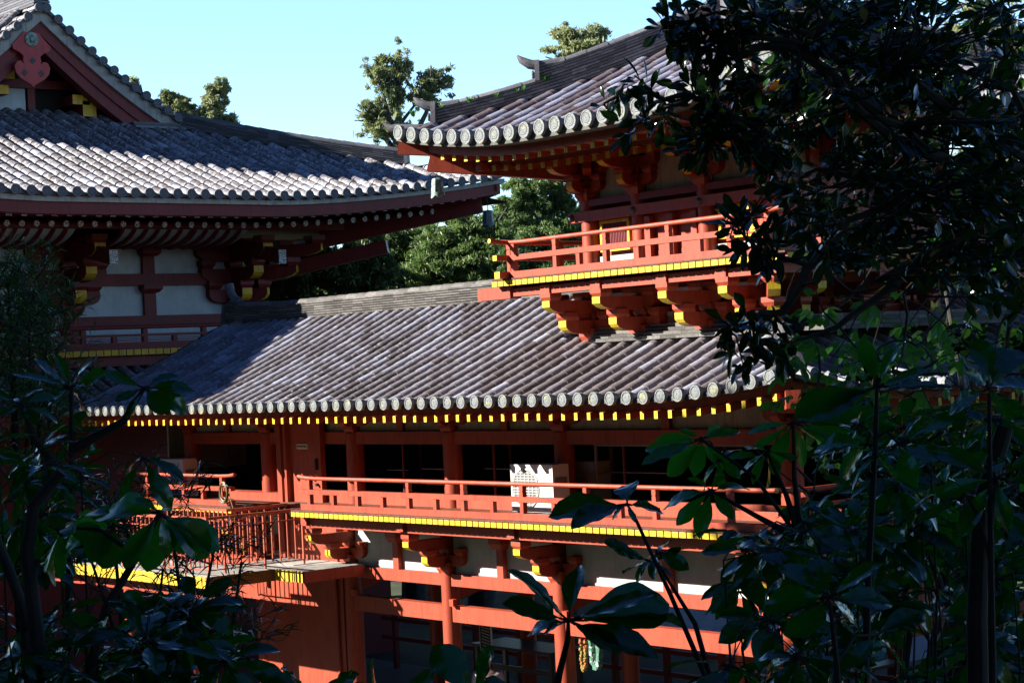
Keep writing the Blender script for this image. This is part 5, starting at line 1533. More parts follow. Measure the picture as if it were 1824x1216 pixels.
def tree(label, base, clumps, n, size, seed, mat=None, trunk_r=0.35, group='trees behind the temple roofs', tint=(0, 1)):
    """clumps: list of (px,py,radius px x, radius px y) at distance d -> world ellipsoids; trunk limbs run to each"""
    mat = mat or lf_tree
    px, d = base
    top = max(c[0].z for c in clumps)
    cen = sum((c[0] for c in clumps), Vector()) / len(clumps)
    bx = Vector((cen.x, cen.y, 0)); bx.z = gh(bx.x, bx.y) - 0.3
    t = thing('tree', label, 'tree', bx, group)
    tr = MB()
    low = min(c[0].z for c in clumps)
    fork = Vector((cen.x, cen.y, max(bx.z + 1, low - 1.2)))
    tr.tube([bx, bx.lerp(fork, 0.5) + Vector((0.15, 0.1, 0)), fork], [trunk_r * 1.2, trunk_r * 0.85, trunk_r * 0.6], 9)
    rnd = random.Random(seed)
    for c, rad in clumps:
        mid = fork.lerp(c, 0.5) + Vector((rnd.uniform(-.4, .4), rnd.uniform(-.4, .4), 0.3))
        tr.tube([fork, mid, c], [trunk_r * 0.45, trunk_r * 0.25, trunk_r * 0.08], 6)
        for q in range(5):
            e = c + Vector((rnd.uniform(-1, 1) * rad[0], rnd.uniform(-1, 1) * rad[1], rnd.uniform(-.6, 1) * rad[2]))
            tr.tube([mid.lerp(c, 0.6), e], [trunk_r * 0.14, 0.02], 5)
    tr.build('trunk', bark, t, smooth=True)
    sub_ = []
    for c, rad in clumps:
        for q in range(62):
            d = Vector((rnd.gauss(0, .5), rnd.gauss(0, .5), rnd.gauss(0, .5)))
            f_ = rnd.uniform(0.07, 0.20)
            sub_.append(((c.x + d.x * rad[0] * .9, c.y + d.y * rad[1] * .9, c.z + d.z * rad[2] * .9), (rad[0] * f_ * 1.1, rad[1] * f_ * 1.1, rad[2] * f_ * rnd.uniform(.6, 1.0))))
    leaf_object('crown', sub_, n, size, seed, mat, t, tlo=tint[0], thi=tint[1], shell=0.0, droop=0.7, aspect=0.24, fuzz=0.6)
    return t
def cl(px, py, d, rx, ry):
    k = d / FPX
    return (at(px, py, d), (rx * k, rx * k, ry * k))
D1 = 72
tree('tall loose tree with three tufted heads against the sky between the roofs', (700, D1), [cl(676, 130, D1, 26, 32), cl(712, 118, D1, 22, 34), cl(668, 205, D1, 32, 26), cl(700, 175, D1, 26, 36), cl(772, 145, D1, 30, 26), cl(752, 170, D1, 24, 22), cl(690, 232, D1, 36, 22)], 19000, 0.10, 101)
D2 = 66
tree('round topped yellow green tree behind the tower hip ridge', (1030, D2), [cl(1012, 68, D2, 26, 24), cl(1058, 66, D2, 28, 24), cl(1035, 92, D2, 44, 26), cl(1015, 112, D2, 40, 16)], 17000, 0.10, 102, tint=(0.3, 1))
tree('slender light green tree top right of the gable foot', (385, D1), [cl(382, 180, D1, 22, 30), cl(395, 155, D1, 15, 18), cl(360, 205, D1, 14, 14), cl(410, 218, D1, 18, 12), cl(378, 215, D1, 26, 14)], 11000, 0.10, 103, tint=(0.2, 1))
tree('low bushy tree top just right of the gable', (310, D1), [cl(300, 178, D1, 20, 16), cl(322, 190, D1, 22, 18), cl(240, 148, D1, 8, 10), cl(345, 208, D1, 12, 10)], 8000, 0.10, 104, tint=(0.2, 1))
D3 = 52
tree('sunlit broad tree filling the gap under the hall roof corner', (830, D3), [cl(800, 440, D3, 60, 40), cl(850, 420, D3, 60, 50), cl(770, 470, D3, 60, 40), cl(880, 460, D3, 50, 50), cl(830, 480, D3, 80, 30), cl(820, 395, D3, 30, 22)], 57200, 0.075, 105, lf_mid, tint=(0.1, 0.9))
tree('tall airy tree with thin pale trunks left of the tower wall', (960, D3 + 6), [cl(930, 350, D3 + 6, 40, 40), cl(1005, 345, D3 + 6, 34, 44), cl(960, 420, D3 + 6, 60, 40), cl(1010, 430, D3 + 6, 40, 40), cl(900, 390, D3 + 6, 40, 40), cl(975, 330, D3 + 6, 26, 20)], 48400, 0.075, 106, lf_mid, trunk_r=0.25)
tree('dark shaded tree under the hall eaves beyond the ridge', (560, D3 - 2), [cl(540, 500, D3 - 2, 60, 50), cl(600, 480, D3 - 2, 60, 50), cl(500, 515, D3 - 2, 50, 30), cl(660, 490, D3 - 2, 50, 40)], 30800, 0.08, 107, mat=lf_dark)
tree('dark mid height tree between the shaded tree and the sunlit tree', (690, D3 + 2), [cl(700, 450, D3 + 2, 50, 50), cl(660, 440, D3 + 2, 40, 30), cl(730, 490, D3 + 2, 60, 40), cl(740, 430, D3 + 2, 40, 30)], 35200, 0.08, 108, mat=lf_dark, tint=(0.2, 1))
tree('bushy tree in front of the airy tree by the tower balcony', (960, D3 - 3), [cl(930, 480, D3 - 3, 50, 40), cl(980, 490, D3 - 3, 60, 30), cl(1010, 470, D3 - 3, 50, 40)], 26400, 0.075, 109, lf_mid, tint=(0, 0.7))
tree('full green tree low behind the corridor ridge beside the tower balcony', (880, D3 + 9), [cl(880, 470, D3 + 9, 90, 50), cl(960, 400, D3 + 9, 60, 50), cl(1020, 400, D3 + 9, 50, 50), cl(800, 480, D3 + 9, 60, 40), cl(900, 420, D3 + 9, 50, 36)], 36000, 0.11, 112, mat=lf_dark, tint=(0.2, 1))
D4 = 60
tree('pale olive tree top at the upper right edge behind the branches', (1790, D4), [cl(1740, 60, D4, 60, 60), cl(1810, 110, D4, 60, 90), cl(1770, 190, D4, 60, 60), cl(1700, 350, D4, 80, 60), cl(1780, 330, D4, 80, 80)], 35200, 0.11, 110)
tree('dim tree beyond the right wing roof', (1720, D4 - 8), [cl(1700, 480, D4 - 8, 100, 70), cl(1800, 470, D4 - 8, 90, 80), cl(1600, 500, D4 - 8, 80, 50)], 26400, 0.11, 111, mat=lf_dark)
# the wood behind everything
bl = []
rnd = random.Random(4)
for k in range(60):
    px = -100 + 2100 * k / 59
    d = rnd.uniform(62, 84)
    bl.append(cl(px, rnd.uniform(500, 600), d, rnd.uniform(60, 110), rnd.uniform(60, 100)))
wd = leaf_object('forest', [((c.x, c.y, c.z), r_) for c, r_ in bl], 42000, 0.34, 7, lf_dark, None, (0, 0, 0))
tag(wd, 'far dark wood closing the view behind the temple', 'wood', kind='stuff')

# unseen trees and overhead crowns, added to shade the slope and parts of the facade
def shade_tree(label, x, y, z, rx, rz, seed, n=9000):
    t = thing('tree', label, 'tree', (x, y, gh(x, y) - 0.2), 'unseen trees added for their shade')
    tr = MB(); b0 = Vector((x, y, gh(x, y) - 0.2)); c = Vector((x, y, z + H))
    tr.tube([b0, b0.lerp(c, 0.5) + Vector((0.2, 0.1, 0)), c], [0.4, 0.3, 0.12], 9)
    rnd = random.Random(seed); bl = []
    for k in range(7):
        e = c + Vector((rnd.uniform(-.6, .6) * rx, rnd.uniform(-.6, .6) * rx, rnd.uniform(-.5, .6) * rz)); tr.tube([b0.lerp(c, 0.7), e], [0.14, 0.04], 6)
        bl.append(((e.x, e.y, e.z), (rx * 0.6, rx * 0.6, rz * 0.6)))
    tr.build('trunk', bark, t, smooth=True)
    leaf_object('crown', bl, n, 0.32, seed, lf_dark, t, shell=0.1)
for k, (x, y, z, rx, rz) in enumerate(((-12, -9, 6.5, 4.5, 5.0), (-19, -12, 8.5, 4.5, 5.5), (-6, -8, 5.5, 4, 4.5), (-25, -7, 7, 3.6, 4.5), (-13, -15, 13, 5, 5), (-21, -5, 5.0, 3.0, 3.2), (-28.0, 2.0, 4.4, 2.8, 2.8), (-5, -1.5, 6.0, 4.0, 2.2), (-9.5, 1.5, 6.6, 3.4, 2.0), (-1.5, 3.0, 6.4, 3.6, 2.0), (-46.8, 2.0, 9.0, 1.7, 1.8), (-8, -5, 8.0, 4.5, 3.0))):
    shade_tree('unseen dense dark tree added on the slope for its shade', x, y, z, rx, rz, 200 + k)

# unseen woods behind and beside the viewer, added to block low sky light
bl = []
rnd = random.Random(14)
for k in range(70):
    x = rnd.uniform(-115, 40); y = rnd.uniform(-38, -22)
    bl.append(((x, y, gh(x, y) + rnd.uniform(0, 4)), (rnd.uniform(4, 7), rnd.uniform(3, 5), rnd.uniform(3, 5))))
for k in range(40):
    y = rnd.uniform(-22, 90); x = rnd.uniform(22, 38)
    bl.append(((x, y, gh(x, y) + rnd.uniform(1, 6)), (rnd.uniform(3, 5), rnd.uniform(4, 7), rnd.uniform(3, 6))))
fw = leaf_object('sky_blocking_forest', bl, 26000, 1.0, 15, lf_dark, None, (0, 0, 0), shell=0.3)
tag(fw, 'unseen forest behind the viewer, added to block sky light', 'wood', kind='stuff')
# ------------------------------------------------------------------ foreground plants on the slope
def leaflet(mb, base, tip, width, face, sag, rnd, m=0, t=0.5, wav=0.0):
    """one leaf blade: midrib fold, arched along its length, obovate outline"""
    base = Vector(base); tip = Vector(tip); d = tip - base; L = d.length
    if L < 1e-4: return
    d.normalize(); f = Vector(face)
    side = d.cross(f)
    if side.length < 1e-3: side = d.cross(Vector((0.2, 0.5, 0.8)))
    side.normalize(); up_ = side.cross(d).normalized()
    n = 8 if wav < 0.03 else 12
    prof = (0.06, 0.30, 0.58, 0.82, 0.97, 1.0, 0.88, 0.58, 0.06) if n == 8 else (0.06, 0.22, 0.40, 0.58, 0.74, 0.87, 0.96, 1.0, 0.98, 0.89, 0.72, 0.45, 0.05)
    fold = rnd.uniform(0.10, 0.30); tw = rnd.uniform(-0.5, 0.5)
    i0 = len(mb.v)
    ph = rnd.uniform(0, 6)
    for k in range(n + 1):
        u = k / n
        c = base + d * (L * u) + up_ * (sag * L * (4 * u * (1 - u)) * 0.5 - sag * L * 0.35 * u * u)
        w = width * prof[k]
        a = tw * u
        s_ = side * math.cos(a) + up_ * math.sin(a)
        wv = wav * width * math.sin(u * 22 + ph)
        for q in (-1.0, -0.55, 0.0, 0.55, 1.0):
            mb.v.append(tuple(c + s_ * (w * q) + up_ * (fold * w * abs(q) + wv * q * q * (1 if q > 0 else -1) + 0.0)))
    for k in range(n):
        for q in range(4):
            a = i0 + k * 5 + q
            mb.face((a, a + 1, a + 6, a + 5), m, t)

def umbrella_plant(label, group, stems, hubs, seed, mat=lf_big, stem_r=0.014, name='umbrella_plant', wav=0.06, stemmat=barkd):
    """stems: [(px,py,D)...] polylines; hubs: (px,py,D,radius px,count,droop, tips or None)"""
    rnd = random.Random(seed)
    p0 = at(*stems[0][0]); p0.z = gh(p0.x, p0.y) - 0.05
    t = thing(name, label, 'plant', p0, group)
    st = MB()
    first = True
    for s in stems:
        pts = [at(*q) for q in s]
        if first: pts = [p0] + pts if (pts[0] - p0).length > 0.2 else pts; first = False
        k = len(pts)
        st.tube(pts, [stem_r * (1.15 - 0.75 * j / max(1, k - 1)) for j in range(k)], 7)
    allp = [at(*q) for s in stems for q in s]
    for hb_ in hubs:
        px, py, D, R, k, droop = hb_[:6]
        tips = hb_[6] if len(hb_) > 6 else None
        hub = at(px, py, D)
        near = min(allp, key=lambda q: (q - hub).length)
        if (near - hub).length > 0.02:
            mid = near.lerp(hub, 0.5) + Vector((0, 0, 0.02 + 0.05 * (near - hub).length))
            st.tube([near, mid, hub], [stem_r * 0.42, stem_r * 0.34, stem_r * 0.28], 6)
        lb = MB()
        pxm = D / FPX
        ww = hb_[7] if len(hb_) > 7 else 0.17
        if tips:
            for (tx, ty) in tips:
                tp = at(tx, ty, D + rnd.uniform(-0.12, 0.16))
                L = (tp - hub).length
                fc = (Vector((0, 0, 1)) * rnd.uniform(0.5, 1.2) - CF * rnd.uniform(0.1, 0.9) + CR * rnd.uniform(-.4, .4))
                bs_ = hub.lerp(tp, 0.14)
                st.tube([hub, bs_], 0.003, 4)
                leaflet(lb, bs_, tp, L * rnd.uniform(0.9, 1.15) * ww, fc, rnd.uniform(-0.02, 0.14), rnd, 0, rnd.random(), wav)
        else:
            R = R * pxm
            a0 = rnd.uniform(0, 6.28); lean = Vector((rnd.uniform(-.7, .7), rnd.uniform(-.9, .4), 1)).normalized()
            e1 = lean.cross(Vector((0.3, 0.8, 0.1))).normalized(); e2 = lean.cross(e1)
            for j in range(k):
                a = a0 + 2 * PI * j / k + rnd.uniform(-.2, .2)
                dr = droop + rnd.uniform(-.25, .25)
                d = (e1 * math.cos(a) + e2 * math.sin(a)) * math.cos(dr) - lean * math.sin(dr)
                L = R * rnd.uniform(0.75, 1.15)
                bs_ = hub + d * L * 0.15
                st.tube([hub, bs_], 0.003, 4)
                leaflet(lb, bs_, hub + d * L, L * rnd.uniform(0.9, 1.1) * ww, lean + d * 0.2, rnd.uniform(0.02, 0.2), rnd, 0, rnd.random(), wav)
        lb.build('leaf', mat, t, smooth=60)
    st.build('stem', stemmat, t, smooth=True)
    return t
GP = 'broad leaved plants in front of the temple'
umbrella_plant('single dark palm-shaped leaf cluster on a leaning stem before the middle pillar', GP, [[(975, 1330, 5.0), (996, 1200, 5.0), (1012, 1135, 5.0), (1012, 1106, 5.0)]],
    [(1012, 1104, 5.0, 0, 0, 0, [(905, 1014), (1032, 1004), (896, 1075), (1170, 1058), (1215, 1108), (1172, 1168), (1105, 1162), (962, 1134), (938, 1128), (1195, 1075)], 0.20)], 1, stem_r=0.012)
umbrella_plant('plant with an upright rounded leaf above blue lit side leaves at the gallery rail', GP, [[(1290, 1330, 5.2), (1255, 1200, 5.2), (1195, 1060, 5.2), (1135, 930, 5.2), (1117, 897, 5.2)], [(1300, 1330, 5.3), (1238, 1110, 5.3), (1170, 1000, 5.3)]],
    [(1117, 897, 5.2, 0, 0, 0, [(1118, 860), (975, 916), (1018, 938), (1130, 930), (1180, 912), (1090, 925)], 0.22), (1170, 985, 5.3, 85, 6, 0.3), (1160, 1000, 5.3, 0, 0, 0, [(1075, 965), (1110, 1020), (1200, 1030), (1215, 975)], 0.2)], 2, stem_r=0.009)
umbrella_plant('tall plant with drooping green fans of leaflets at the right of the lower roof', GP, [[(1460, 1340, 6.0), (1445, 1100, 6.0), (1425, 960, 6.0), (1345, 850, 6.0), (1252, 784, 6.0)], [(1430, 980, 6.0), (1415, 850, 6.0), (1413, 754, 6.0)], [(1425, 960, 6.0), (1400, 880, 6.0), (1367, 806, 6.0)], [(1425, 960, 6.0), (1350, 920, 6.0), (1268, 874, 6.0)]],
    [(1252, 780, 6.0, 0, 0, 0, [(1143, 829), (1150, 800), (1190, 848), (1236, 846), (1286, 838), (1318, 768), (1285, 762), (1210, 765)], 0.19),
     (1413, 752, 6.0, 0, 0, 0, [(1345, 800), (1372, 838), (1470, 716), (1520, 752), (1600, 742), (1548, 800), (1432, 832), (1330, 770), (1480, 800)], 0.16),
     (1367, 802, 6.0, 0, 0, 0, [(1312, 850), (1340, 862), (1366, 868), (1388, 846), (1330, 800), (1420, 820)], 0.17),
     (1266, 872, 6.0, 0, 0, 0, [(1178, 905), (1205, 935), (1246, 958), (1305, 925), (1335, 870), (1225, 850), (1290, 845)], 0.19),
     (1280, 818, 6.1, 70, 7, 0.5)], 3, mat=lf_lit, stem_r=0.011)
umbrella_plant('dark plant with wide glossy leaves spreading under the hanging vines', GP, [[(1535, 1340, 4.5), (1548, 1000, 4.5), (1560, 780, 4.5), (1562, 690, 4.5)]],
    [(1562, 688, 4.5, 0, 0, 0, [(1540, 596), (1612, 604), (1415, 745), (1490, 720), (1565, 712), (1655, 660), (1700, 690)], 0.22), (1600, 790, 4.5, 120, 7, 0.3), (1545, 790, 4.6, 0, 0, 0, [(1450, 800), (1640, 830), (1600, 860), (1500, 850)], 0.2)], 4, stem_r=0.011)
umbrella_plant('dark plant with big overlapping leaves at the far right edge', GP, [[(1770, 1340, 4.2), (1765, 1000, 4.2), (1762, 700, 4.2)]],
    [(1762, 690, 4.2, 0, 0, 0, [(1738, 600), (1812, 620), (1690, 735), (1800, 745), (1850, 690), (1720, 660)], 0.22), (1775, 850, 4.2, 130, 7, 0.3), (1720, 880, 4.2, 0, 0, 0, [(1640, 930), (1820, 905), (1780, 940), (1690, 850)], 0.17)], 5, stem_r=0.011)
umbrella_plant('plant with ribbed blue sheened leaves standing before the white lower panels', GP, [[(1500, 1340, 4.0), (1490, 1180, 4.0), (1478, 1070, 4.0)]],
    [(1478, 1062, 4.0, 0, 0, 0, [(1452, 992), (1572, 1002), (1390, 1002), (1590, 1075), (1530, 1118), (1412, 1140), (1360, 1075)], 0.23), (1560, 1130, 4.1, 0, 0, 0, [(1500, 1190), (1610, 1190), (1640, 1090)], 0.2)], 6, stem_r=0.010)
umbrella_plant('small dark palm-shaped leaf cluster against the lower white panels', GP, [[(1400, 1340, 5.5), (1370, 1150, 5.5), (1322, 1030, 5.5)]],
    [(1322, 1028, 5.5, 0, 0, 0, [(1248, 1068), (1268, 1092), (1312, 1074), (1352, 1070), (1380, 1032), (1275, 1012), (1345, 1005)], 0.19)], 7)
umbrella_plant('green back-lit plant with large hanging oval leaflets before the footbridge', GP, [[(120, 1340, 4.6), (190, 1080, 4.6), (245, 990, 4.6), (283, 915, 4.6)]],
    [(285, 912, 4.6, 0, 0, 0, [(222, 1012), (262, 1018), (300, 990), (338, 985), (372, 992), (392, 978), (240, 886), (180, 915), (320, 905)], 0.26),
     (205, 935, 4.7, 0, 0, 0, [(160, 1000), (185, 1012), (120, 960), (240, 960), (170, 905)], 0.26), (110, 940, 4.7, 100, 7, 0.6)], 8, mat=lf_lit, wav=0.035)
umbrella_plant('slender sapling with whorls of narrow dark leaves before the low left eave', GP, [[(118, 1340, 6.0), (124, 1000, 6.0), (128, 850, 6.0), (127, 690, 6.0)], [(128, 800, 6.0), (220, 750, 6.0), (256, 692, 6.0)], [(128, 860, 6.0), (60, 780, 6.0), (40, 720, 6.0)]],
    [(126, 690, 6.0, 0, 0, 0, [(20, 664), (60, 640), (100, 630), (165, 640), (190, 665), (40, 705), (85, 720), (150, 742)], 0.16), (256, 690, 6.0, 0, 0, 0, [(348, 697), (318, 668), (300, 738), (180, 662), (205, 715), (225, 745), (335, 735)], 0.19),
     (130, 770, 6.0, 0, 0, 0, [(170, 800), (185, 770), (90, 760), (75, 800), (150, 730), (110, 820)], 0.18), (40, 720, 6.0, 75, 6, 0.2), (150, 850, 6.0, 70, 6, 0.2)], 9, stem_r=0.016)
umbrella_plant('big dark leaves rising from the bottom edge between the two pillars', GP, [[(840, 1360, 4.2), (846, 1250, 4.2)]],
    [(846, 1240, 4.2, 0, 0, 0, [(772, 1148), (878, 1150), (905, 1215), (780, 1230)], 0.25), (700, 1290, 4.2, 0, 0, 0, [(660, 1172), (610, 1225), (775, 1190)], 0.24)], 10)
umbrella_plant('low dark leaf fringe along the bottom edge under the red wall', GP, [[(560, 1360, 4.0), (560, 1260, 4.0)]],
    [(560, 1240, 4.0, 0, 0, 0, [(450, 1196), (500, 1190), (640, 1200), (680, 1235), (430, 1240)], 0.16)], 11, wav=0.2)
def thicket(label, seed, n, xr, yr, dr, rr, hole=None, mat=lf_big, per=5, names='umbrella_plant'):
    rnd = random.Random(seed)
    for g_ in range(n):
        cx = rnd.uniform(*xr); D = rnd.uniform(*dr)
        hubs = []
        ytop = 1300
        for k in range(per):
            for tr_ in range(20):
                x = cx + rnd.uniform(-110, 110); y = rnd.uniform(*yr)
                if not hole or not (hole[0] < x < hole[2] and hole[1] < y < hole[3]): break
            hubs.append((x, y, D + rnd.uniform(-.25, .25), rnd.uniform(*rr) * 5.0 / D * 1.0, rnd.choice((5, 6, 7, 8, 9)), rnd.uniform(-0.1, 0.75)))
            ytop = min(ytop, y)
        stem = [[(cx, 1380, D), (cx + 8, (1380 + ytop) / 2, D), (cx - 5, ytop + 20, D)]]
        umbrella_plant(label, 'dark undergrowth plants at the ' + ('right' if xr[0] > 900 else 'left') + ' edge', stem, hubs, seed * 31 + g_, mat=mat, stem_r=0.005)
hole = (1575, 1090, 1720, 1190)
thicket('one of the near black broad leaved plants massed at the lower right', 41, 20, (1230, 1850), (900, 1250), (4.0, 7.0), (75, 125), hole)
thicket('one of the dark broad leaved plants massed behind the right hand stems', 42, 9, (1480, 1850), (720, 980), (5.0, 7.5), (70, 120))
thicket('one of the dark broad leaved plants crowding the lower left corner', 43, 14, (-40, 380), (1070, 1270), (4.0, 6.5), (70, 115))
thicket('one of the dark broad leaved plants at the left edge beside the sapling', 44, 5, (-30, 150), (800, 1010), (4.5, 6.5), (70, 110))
# trunks of the left hand saplings
for pts, r_, lb_ in (([(78, 1340, 4.6), (72, 1200, 4.6), (60, 1080, 4.6), (48, 985, 4.6), (60, 900, 4.6), (110, 840, 4.6)], 0.022, 'dark slim trunk leaning right at the lower left'), ([(60, 1340, 4.9), (44, 1090, 4.9), (15, 1010, 4.9), (-20, 930, 4.9)], 0.016, 'thin grey trunk crossing behind the slim dark trunk'), ([(1745, 1400, 4.4), (1740, 1100, 4.4), (1748, 900, 4.4), (1790, 760, 4.4)], 0.026, 'thick dark trunk standing at the right side before the lawn')):
    m_ = MB(); P = [at(*q) for q in pts]; b0 = P[0].copy(); b0.z = gh(b0.x, b0.y) - 0.05
    m_.tube([b0] + P, [r_ * 1.1] + [r_ * (1 - 0.08 * k) for k in range(len(P))], 9)
    tt = thing('sapling', lb_, 'tree', b0, 'bare saplings among the plants'); m_.build('trunk', barkd, tt, smooth=True)

# ------------------------------------------------------------------ small leaved tree overhanging from the right
def in_poly(x, y, poly):
    c = False
    for (x0, y0), (x1, y1) in zip(poly, poly[1:] + poly[:1]):
        if (y0 > y) != (y1 > y) and x < (x1 - x0) * (y - y0) / (y1 - y0) + x0: c = not c
    return c
rnd = random.Random(77)
TT0 = at(1960, 900, 7.5); TT0.z = gh(TT0.x, TT0.y) - 0.1
big = thing('overhanging_tree', 'dark small leaved tree reaching in from the upper right over the tower roof', 'tree', TT0)
limb = MB()
main = [TT0, at(1950, 700, 7.5), at(1900, 480, 7.3), at(1860, 300, 7.0)]
limb.tube(main, [0.11, 0.09, 0.06, 0.04], 10)
branches = [
    [(1860, 300, 7.0), (1690, 290, 6.8), (1560, 200, 6.6), (1500, 120, 6.6), (1425, 45, 6.5), (1300, 20, 6.5), (1190, 40, 6.5)],
    [(1690, 290, 6.8), (1540, 215, 6.6), (1440, 90, 6.5), (1340, 60, 6.5), (1250, 75, 6.5)],
    [(1860, 300, 7.0), (1600, 130, 6.6), (1500, 85, 6.6), (1425, 85, 6.6), (1400, 170, 6.6), (1340, 230, 6.5), (1270, 250, 6.5)],
    [(1560, 200, 6.6), (1420, 90, 6.5), (1330, 80, 6.5), (1300, 140, 6.5), (1210, 175, 6.5), (1125, 165, 6.5), (1075, 185, 6.5)],
    [(1340, 230, 6.5), (1240, 170, 6.5), (1150, 215, 6.5)],
    [(1900, 480, 7.3), (1760, 400, 6.9), (1640, 460, 6.7), (1560, 495, 6.6), (1500, 540, 6.5)],
    [(1760, 400, 6.9), (1640, 350, 6.7), (1520, 390, 6.6), (1440, 470, 6.5), (1350, 440, 6.5), (1310, 400, 6.5)],
    [(1440, 470, 6.5), (1400, 560, 6.5), (1340, 560, 6.5), (1300, 590, 6.5)],
    [(1860, 300, 7.0), (1760, 200, 7.0), (1660, 80, 7.0), (1600, 0, 7.0)],
    [(1860, 300, 7.0), (1800, 150, 7.0), (1780, 20, 7.0)],
    [(1640, 460, 6.7), (1520, 560, 6.6), (1400, 610, 6.6)],
    [(1860, 300, 7.0), (1740, 330, 6.8), (1600, 330, 6.7), (1480, 300, 6.6), (1400, 330, 6.6)]]
bp = []
for br in branches:
    P = [at(*q) for q in br]
    Q = []
    for a, c in zip(P, P[1:]):
        for j in range(3): Q.append(a.lerp(c, j / 3) + Vector((rnd.uniform(-.015, .015), rnd.uniform(-.02, .02), rnd.uniform(-.015, .015))))
    Q.append(P[-1]); k = len(Q)
    limb.tube(Q, [0.019 * (1 - 0.78 * j / (k - 1)) for j in range(k)], 6)
    bp += Q
poly = [(1300, -20), (1850, -20), (1850, 580), (1700, 520), (1560, 470), (1470, 480), (1410, 420), (1370, 330), (1330, 270), (1300, 200), (1320, 120), (1290, 50)]
centers = []
for k in range(600):
    for _ in range(40):
        x, y = rnd.uniform(1200, 1850), rnd.uniform(-20, 580)
        if in_poly(x, y, poly): break
    centers.append((x, y, rnd.uniform(6.2, 7.8)))
extra = [(rnd.uniform(1215, 1330), rnd.uniform(-10, 300)) for _ in range(62)] + [(1190, 10), (1180, 35), (1200, 62), (1175, 58), (1215, 25), (1228, 55), (1118, 150), (1098, 175), (1130, 135), (1150, 168), (1085, 178), (1170, 195), (1140, 205), (1195, 175), (1205, 215), (1230, 150), (1225, 235), (1160, 145), (1185, 225), (1250, 225), (1110, 245), (1255, 260), (1210, 270),
         (1292, 398), (1312, 378), (1300, 425), (1330, 410), (1345, 380), (1360, 430), (1380, 405), (1335, 455), (1365, 462), (1310, 450), (1390, 445), (1405, 420), (1376, 475),
         (1330, 555), (1310, 580), (1350, 575), (1300, 600), (1335, 610), (1372, 590), (1315, 635), (1345, 640), (1385, 625), (1400, 575), (1375, 545), (1325, 655), (1395, 650), (1410, 610), (1290, 575), (1360, 615)]
centers += [(x, y, 6.5 + rnd.uniform(-.1, .1)) for x, y in extra]
lv = MB()
for (x, y, D) in centers:
    c = at(x, y, D)
    near = min(bp, key=lambda q: (q - c).length_squared)
    if (near - c).length < 1.1:
        limb.tube([near, near.lerp(c, 0.5) + Vector((0, 0, rnd.uniform(-.03, .05))), c], [0.006, 0.004, 0.0025], 4)
    tw_ = (c - near).normalized() if (c - near).length > 1e-3 else Vector((0, 0, 1))
    for j in range(rnd.choice((5, 6, 7, 8))):
        d = (Vector((rnd.gauss(0, 1), rnd.gauss(0, 1), rnd.gauss(0, 1))).normalized() + tw_ * 0.5 + Vector((0, 0, -0.25))).normalized()
        L = rnd.uniform(0.05, 0.088)
        leaflet(lv, c + d * 0.012 - tw_ * rnd.uniform(0, 0.07), c + d * L, L * rnd.uniform(0.17, 0.24), Vector((rnd.gauss(0, .6), rnd.gauss(0, .6), 1)) - CF * rnd.uniform(0, 1.2), rnd.uniform(-.05, .15), rnd, 0, rnd.random())
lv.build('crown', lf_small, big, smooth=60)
limb.build('trunk', bark, big, smooth=True)

# ------------------------------------------------------------------ tangle of vines and twigs at the right
vine = thing('climbing_vine', 'tangle of thin bare twigs and bright green vine leaves over the right wing roof', 'vine', at(1640, 1100, 9.0))
tw = MB(); rnd = random.Random(15)
vl = MB()
for k in range(120):
    x, y, D = rnd.uniform(1430, 1850), rnd.uniform(380, 1000), rnd.uniform(7.5, 10)
    a = rnd.uniform(0, 6.28); L = rnd.uniform(60, 240)
    pts = []
    for j in range(6):
        pts.append(at(x, y, D)); a += rnd.uniform(-.5, .5); x += math.cos(a) * L / 5; y += math.sin(a) * L / 5
    tw.tube(pts, [0.007 * (1 - 0.13 * j) * rnd.uniform(.5, 1.2) for j in range(6)], 5)
tag(tw.build('twig_tangle', bark, vine, smooth=True), kind='stuff')
def vine_leaf(mb, c, s, rnd):
    f = Vector((rnd.gauss(0, .5), rnd.gauss(0, .5), 1)) - CF * rnd.uniform(0, .8)
    d0 = Vector((rnd.gauss(0, 1), rnd.gauss(0, 1), -0.8)).normalized()
    sd_ = d0.cross(f).normalized()
    t = rnd.random()
    for a in (-0.9, 0, 0.9):
        d = d0 * math.cos(a) + sd_ * math.sin(a)
        leaflet(mb, c, c + d * s * (1 if a == 0 else 0.8), s * 0.24, f, 0.1, rnd, 0, t)
for k in range(175):
    x = rnd.uniform(1395, 1850); y = rnd.gauss(640, 45) if k < 130 else rnd.uniform(400, 880)
    if k < 130 and rnd.random() < 0.5: x = rnd.uniform(1395, 1700)
    vine_leaf(vl, at(x, y, rnd.uniform(8, 9.8)), rnd.uniform(0.045, 0.085), rnd)
for x, y in ((1402, 595), (1418, 606), (1410, 640), (1425, 650), (1440, 598), (1390, 668), (1455, 615), (1385, 715), (1400, 708), (1440, 690), (1560, 560), (1545, 540)):
    vine_leaf(vl, at(x, y, 8.0), 0.10, rnd)
vl.build('foliage', lf_vine, vine, smooth=60)
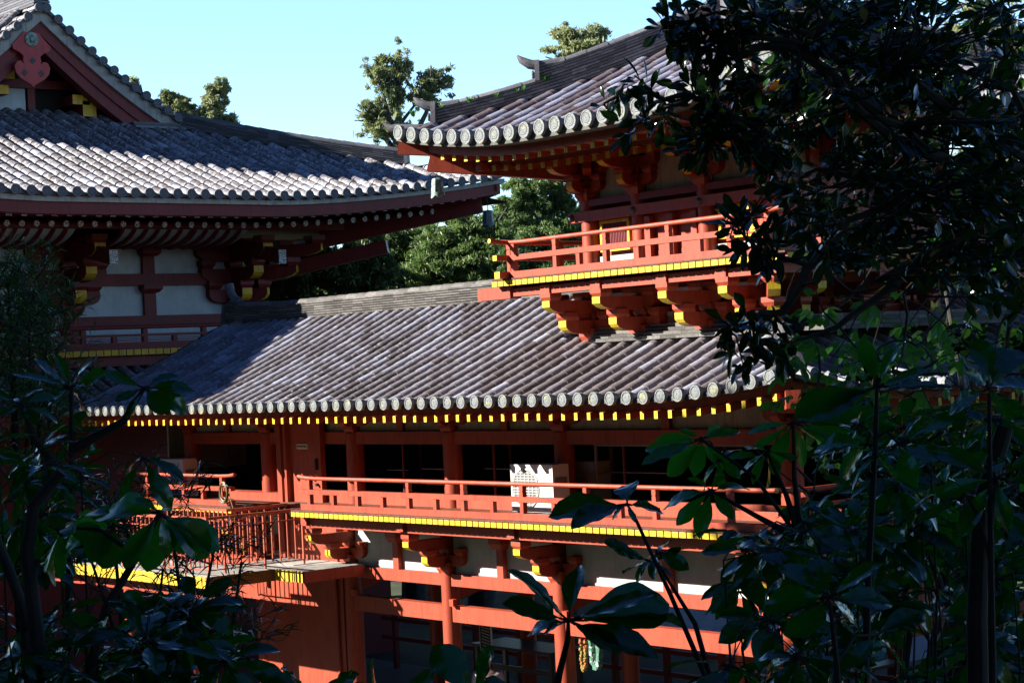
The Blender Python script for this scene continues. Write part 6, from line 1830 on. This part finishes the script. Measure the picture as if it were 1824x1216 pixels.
# finer leafy mass behind, so the thicket closes
bl = []
for k in range(26):
    c, r_ = cl(rnd.uniform(1470, 1900), rnd.uniform(330, 900), rnd.uniform(10, 13), rnd.uniform(40, 70), rnd.uniform(30, 60)); bl.append(((c.x, c.y, c.z), r_))
sh = thing('shrub', 'dark small leaved bush behind the vine tangle at the right', 'shrub', at(1680, 1250, 11.5))
leaf_object('foliage', bl, 6500, 0.055, 33, lf_small, sh, shell=0.0)
tw = MB()
for (c, r_) in bl[:14]:
    b0 = at(1680 + rnd.uniform(-100, 100), 1300, 11.5); tw.tube([b0, b0.lerp(Vector(c), 0.6) + Vector((0.1, 0, 0)), Vector(c)], [0.03, 0.018, 0.006], 6)
tw.build('stem', barkd, sh, smooth=True)

# ------------------------------------------------------------------ fine leaved shrub at the left, thin blades by the bridge
def fine_shrub(label, spots, seed, L=(0.06, 0.11), w=0.0045, mat=lf_fine, base=(40, 1300, 9.0)):
    rnd = random.Random(seed)
    b0 = at(*base); b0.z = gh(b0.x, b0.y)
    t = thing('fine_leaved_shrub', label, 'shrub', b0, 'fine leaved shrubs')
    st = MB(); lf = MB()
    for (x, y, D, rx, ry, n) in spots:
        c0 = at(x, y, D); st.tube([b0.lerp(c0, 0.15), b0.lerp(c0, 0.6) + Vector((rnd.uniform(-.2, .2), 0, 0)), c0], [0.022, 0.014, 0.006], 6)
        for k in range(n):
            p = at(x + rnd.gauss(0, rx * .5), y + rnd.gauss(0, ry * .5), D + rnd.uniform(-.5, .5))
            dirn = (Vector((rnd.gauss(0, .7), rnd.gauss(0, .7), rnd.uniform(0.1, 1.0)))).normalized()
            tip = p + dirn * rnd.uniform(0.12, 0.22)
            st.tube([p, tip], [0.003, 0.0015], 4)
            tnt = rnd.random()
            for j in range(11):
                q = p.lerp(tip, j / 10)
                d = (Vector((rnd.gauss(0, 1), rnd.gauss(0, 1), rnd.gauss(0, .6))).normalized() + dirn * 0.8).normalized()
                l_ = rnd.uniform(*L); s_ = d.cross(Vector((rnd.gauss(0, 1), rnd.gauss(0, 1), 1))).normalized() * w
                mid = q + d * l_ * 0.5 + Vector((0, 0, 0.008))
                i = len(lf.v)
                lf.v += [tuple(q), tuple(mid + s_), tuple(q + d * l_ - Vector((0, 0, 0.012))), tuple(mid - s_)]
                lf.face((i, i + 1, i + 2, i + 3), 0, min(1, max(0, tnt + rnd.uniform(-.2, .2))))
    lf.build('foliage', mat, t); st.build('stem', barkd, t, smooth=True)
fine_shrub('feathery green shrub with needle leaves at the left edge before the hall', [(15, 500, 9, 50, 40, 26), (50, 545, 9, 70, 60, 50), (25, 600, 9, 60, 60, 50), (85, 590, 9, 45, 50, 36), (60, 650, 9, 80, 50, 44), (20, 700, 9, 60, 50, 36), (75, 735, 9, 55, 40, 40), (30, 800, 9, 60, 50, 36), (90, 720, 9, 30, 30, 18)], 61)
fine_shrub('thin bladed dark shrub whose tips cross the footbridge railing', [(300, 900, 8.5, 70, 24, 9), (200, 920, 8.5, 70, 60, 40), (160, 990, 8.5, 70, 50, 34), (380, 985, 8.5, 70, 40, 8), (290, 1015, 8.5, 80, 40, 12), (430, 1000, 8.5, 50, 40, 6), (330, 1080, 8.5, 90, 40, 30), (440, 1130, 8.5, 40, 40, 12)], 62, L=(0.07, 0.14), w=0.004, mat=lf_small, base=(300, 1300, 8.5))

# ------------------------------------------------------------------ weeds rooted in the tower hip ridge
def weed(px, py, h, label, seed):
    rnd = random.Random(seed)
    # on the front flank of the left hip ridge
    d = ray(px, py); k = (XC - YC) / (d.x - d.y); p = d * k; p = Vector((p.x, p.y, p.z + H)) + Vector((0.06, -0.09, -0.02))
    w = MB()
    for j in range(9):
        dr = Vector((rnd.gauss(0, .5), rnd.gauss(0, .5) - 0.3, 1)).normalized()
        leaflet(w, p, p + dr * h * rnd.uniform(.5, 1.1), h * 0.12, Vector((0.2, -1, 0.3)), 0.1, rnd, 0, rnd.random())
    tag(w.build('weed', lf_vine, None, True, p), label, 'weed', 'weeds growing on the tower hip ridge')
for k, (x, y, h, lb_) in enumerate(((742, 208, 0.16, 'tallest weed tuft, at the lower horned end of the tower hip ridge'), (735, 218, 0.07, 'low weed tuft at the very foot of the tower hip ridge'), (752, 217, 0.06, 'small weed beside the lowest tuft on the hip ridge'), (791, 190, 0.07, 'tiny weed midway up the lower part of the hip ridge'), (841, 182, 0.12, 'upright thin weed on the middle of the hip ridge'), (889, 173, 0.09, 'round weed tuft just below the upper horn of the hip ridge'), (937, 161, 0.11, 'weed at the foot of the upper horned end tile'), (925, 163, 0.06, 'little weed just left of the upper horned end tile'), (975, 145, 0.14, 'bushy double weed above the upper horned end on the hip ridge'))):
    weed(x, y, h, lb_, 300 + k)
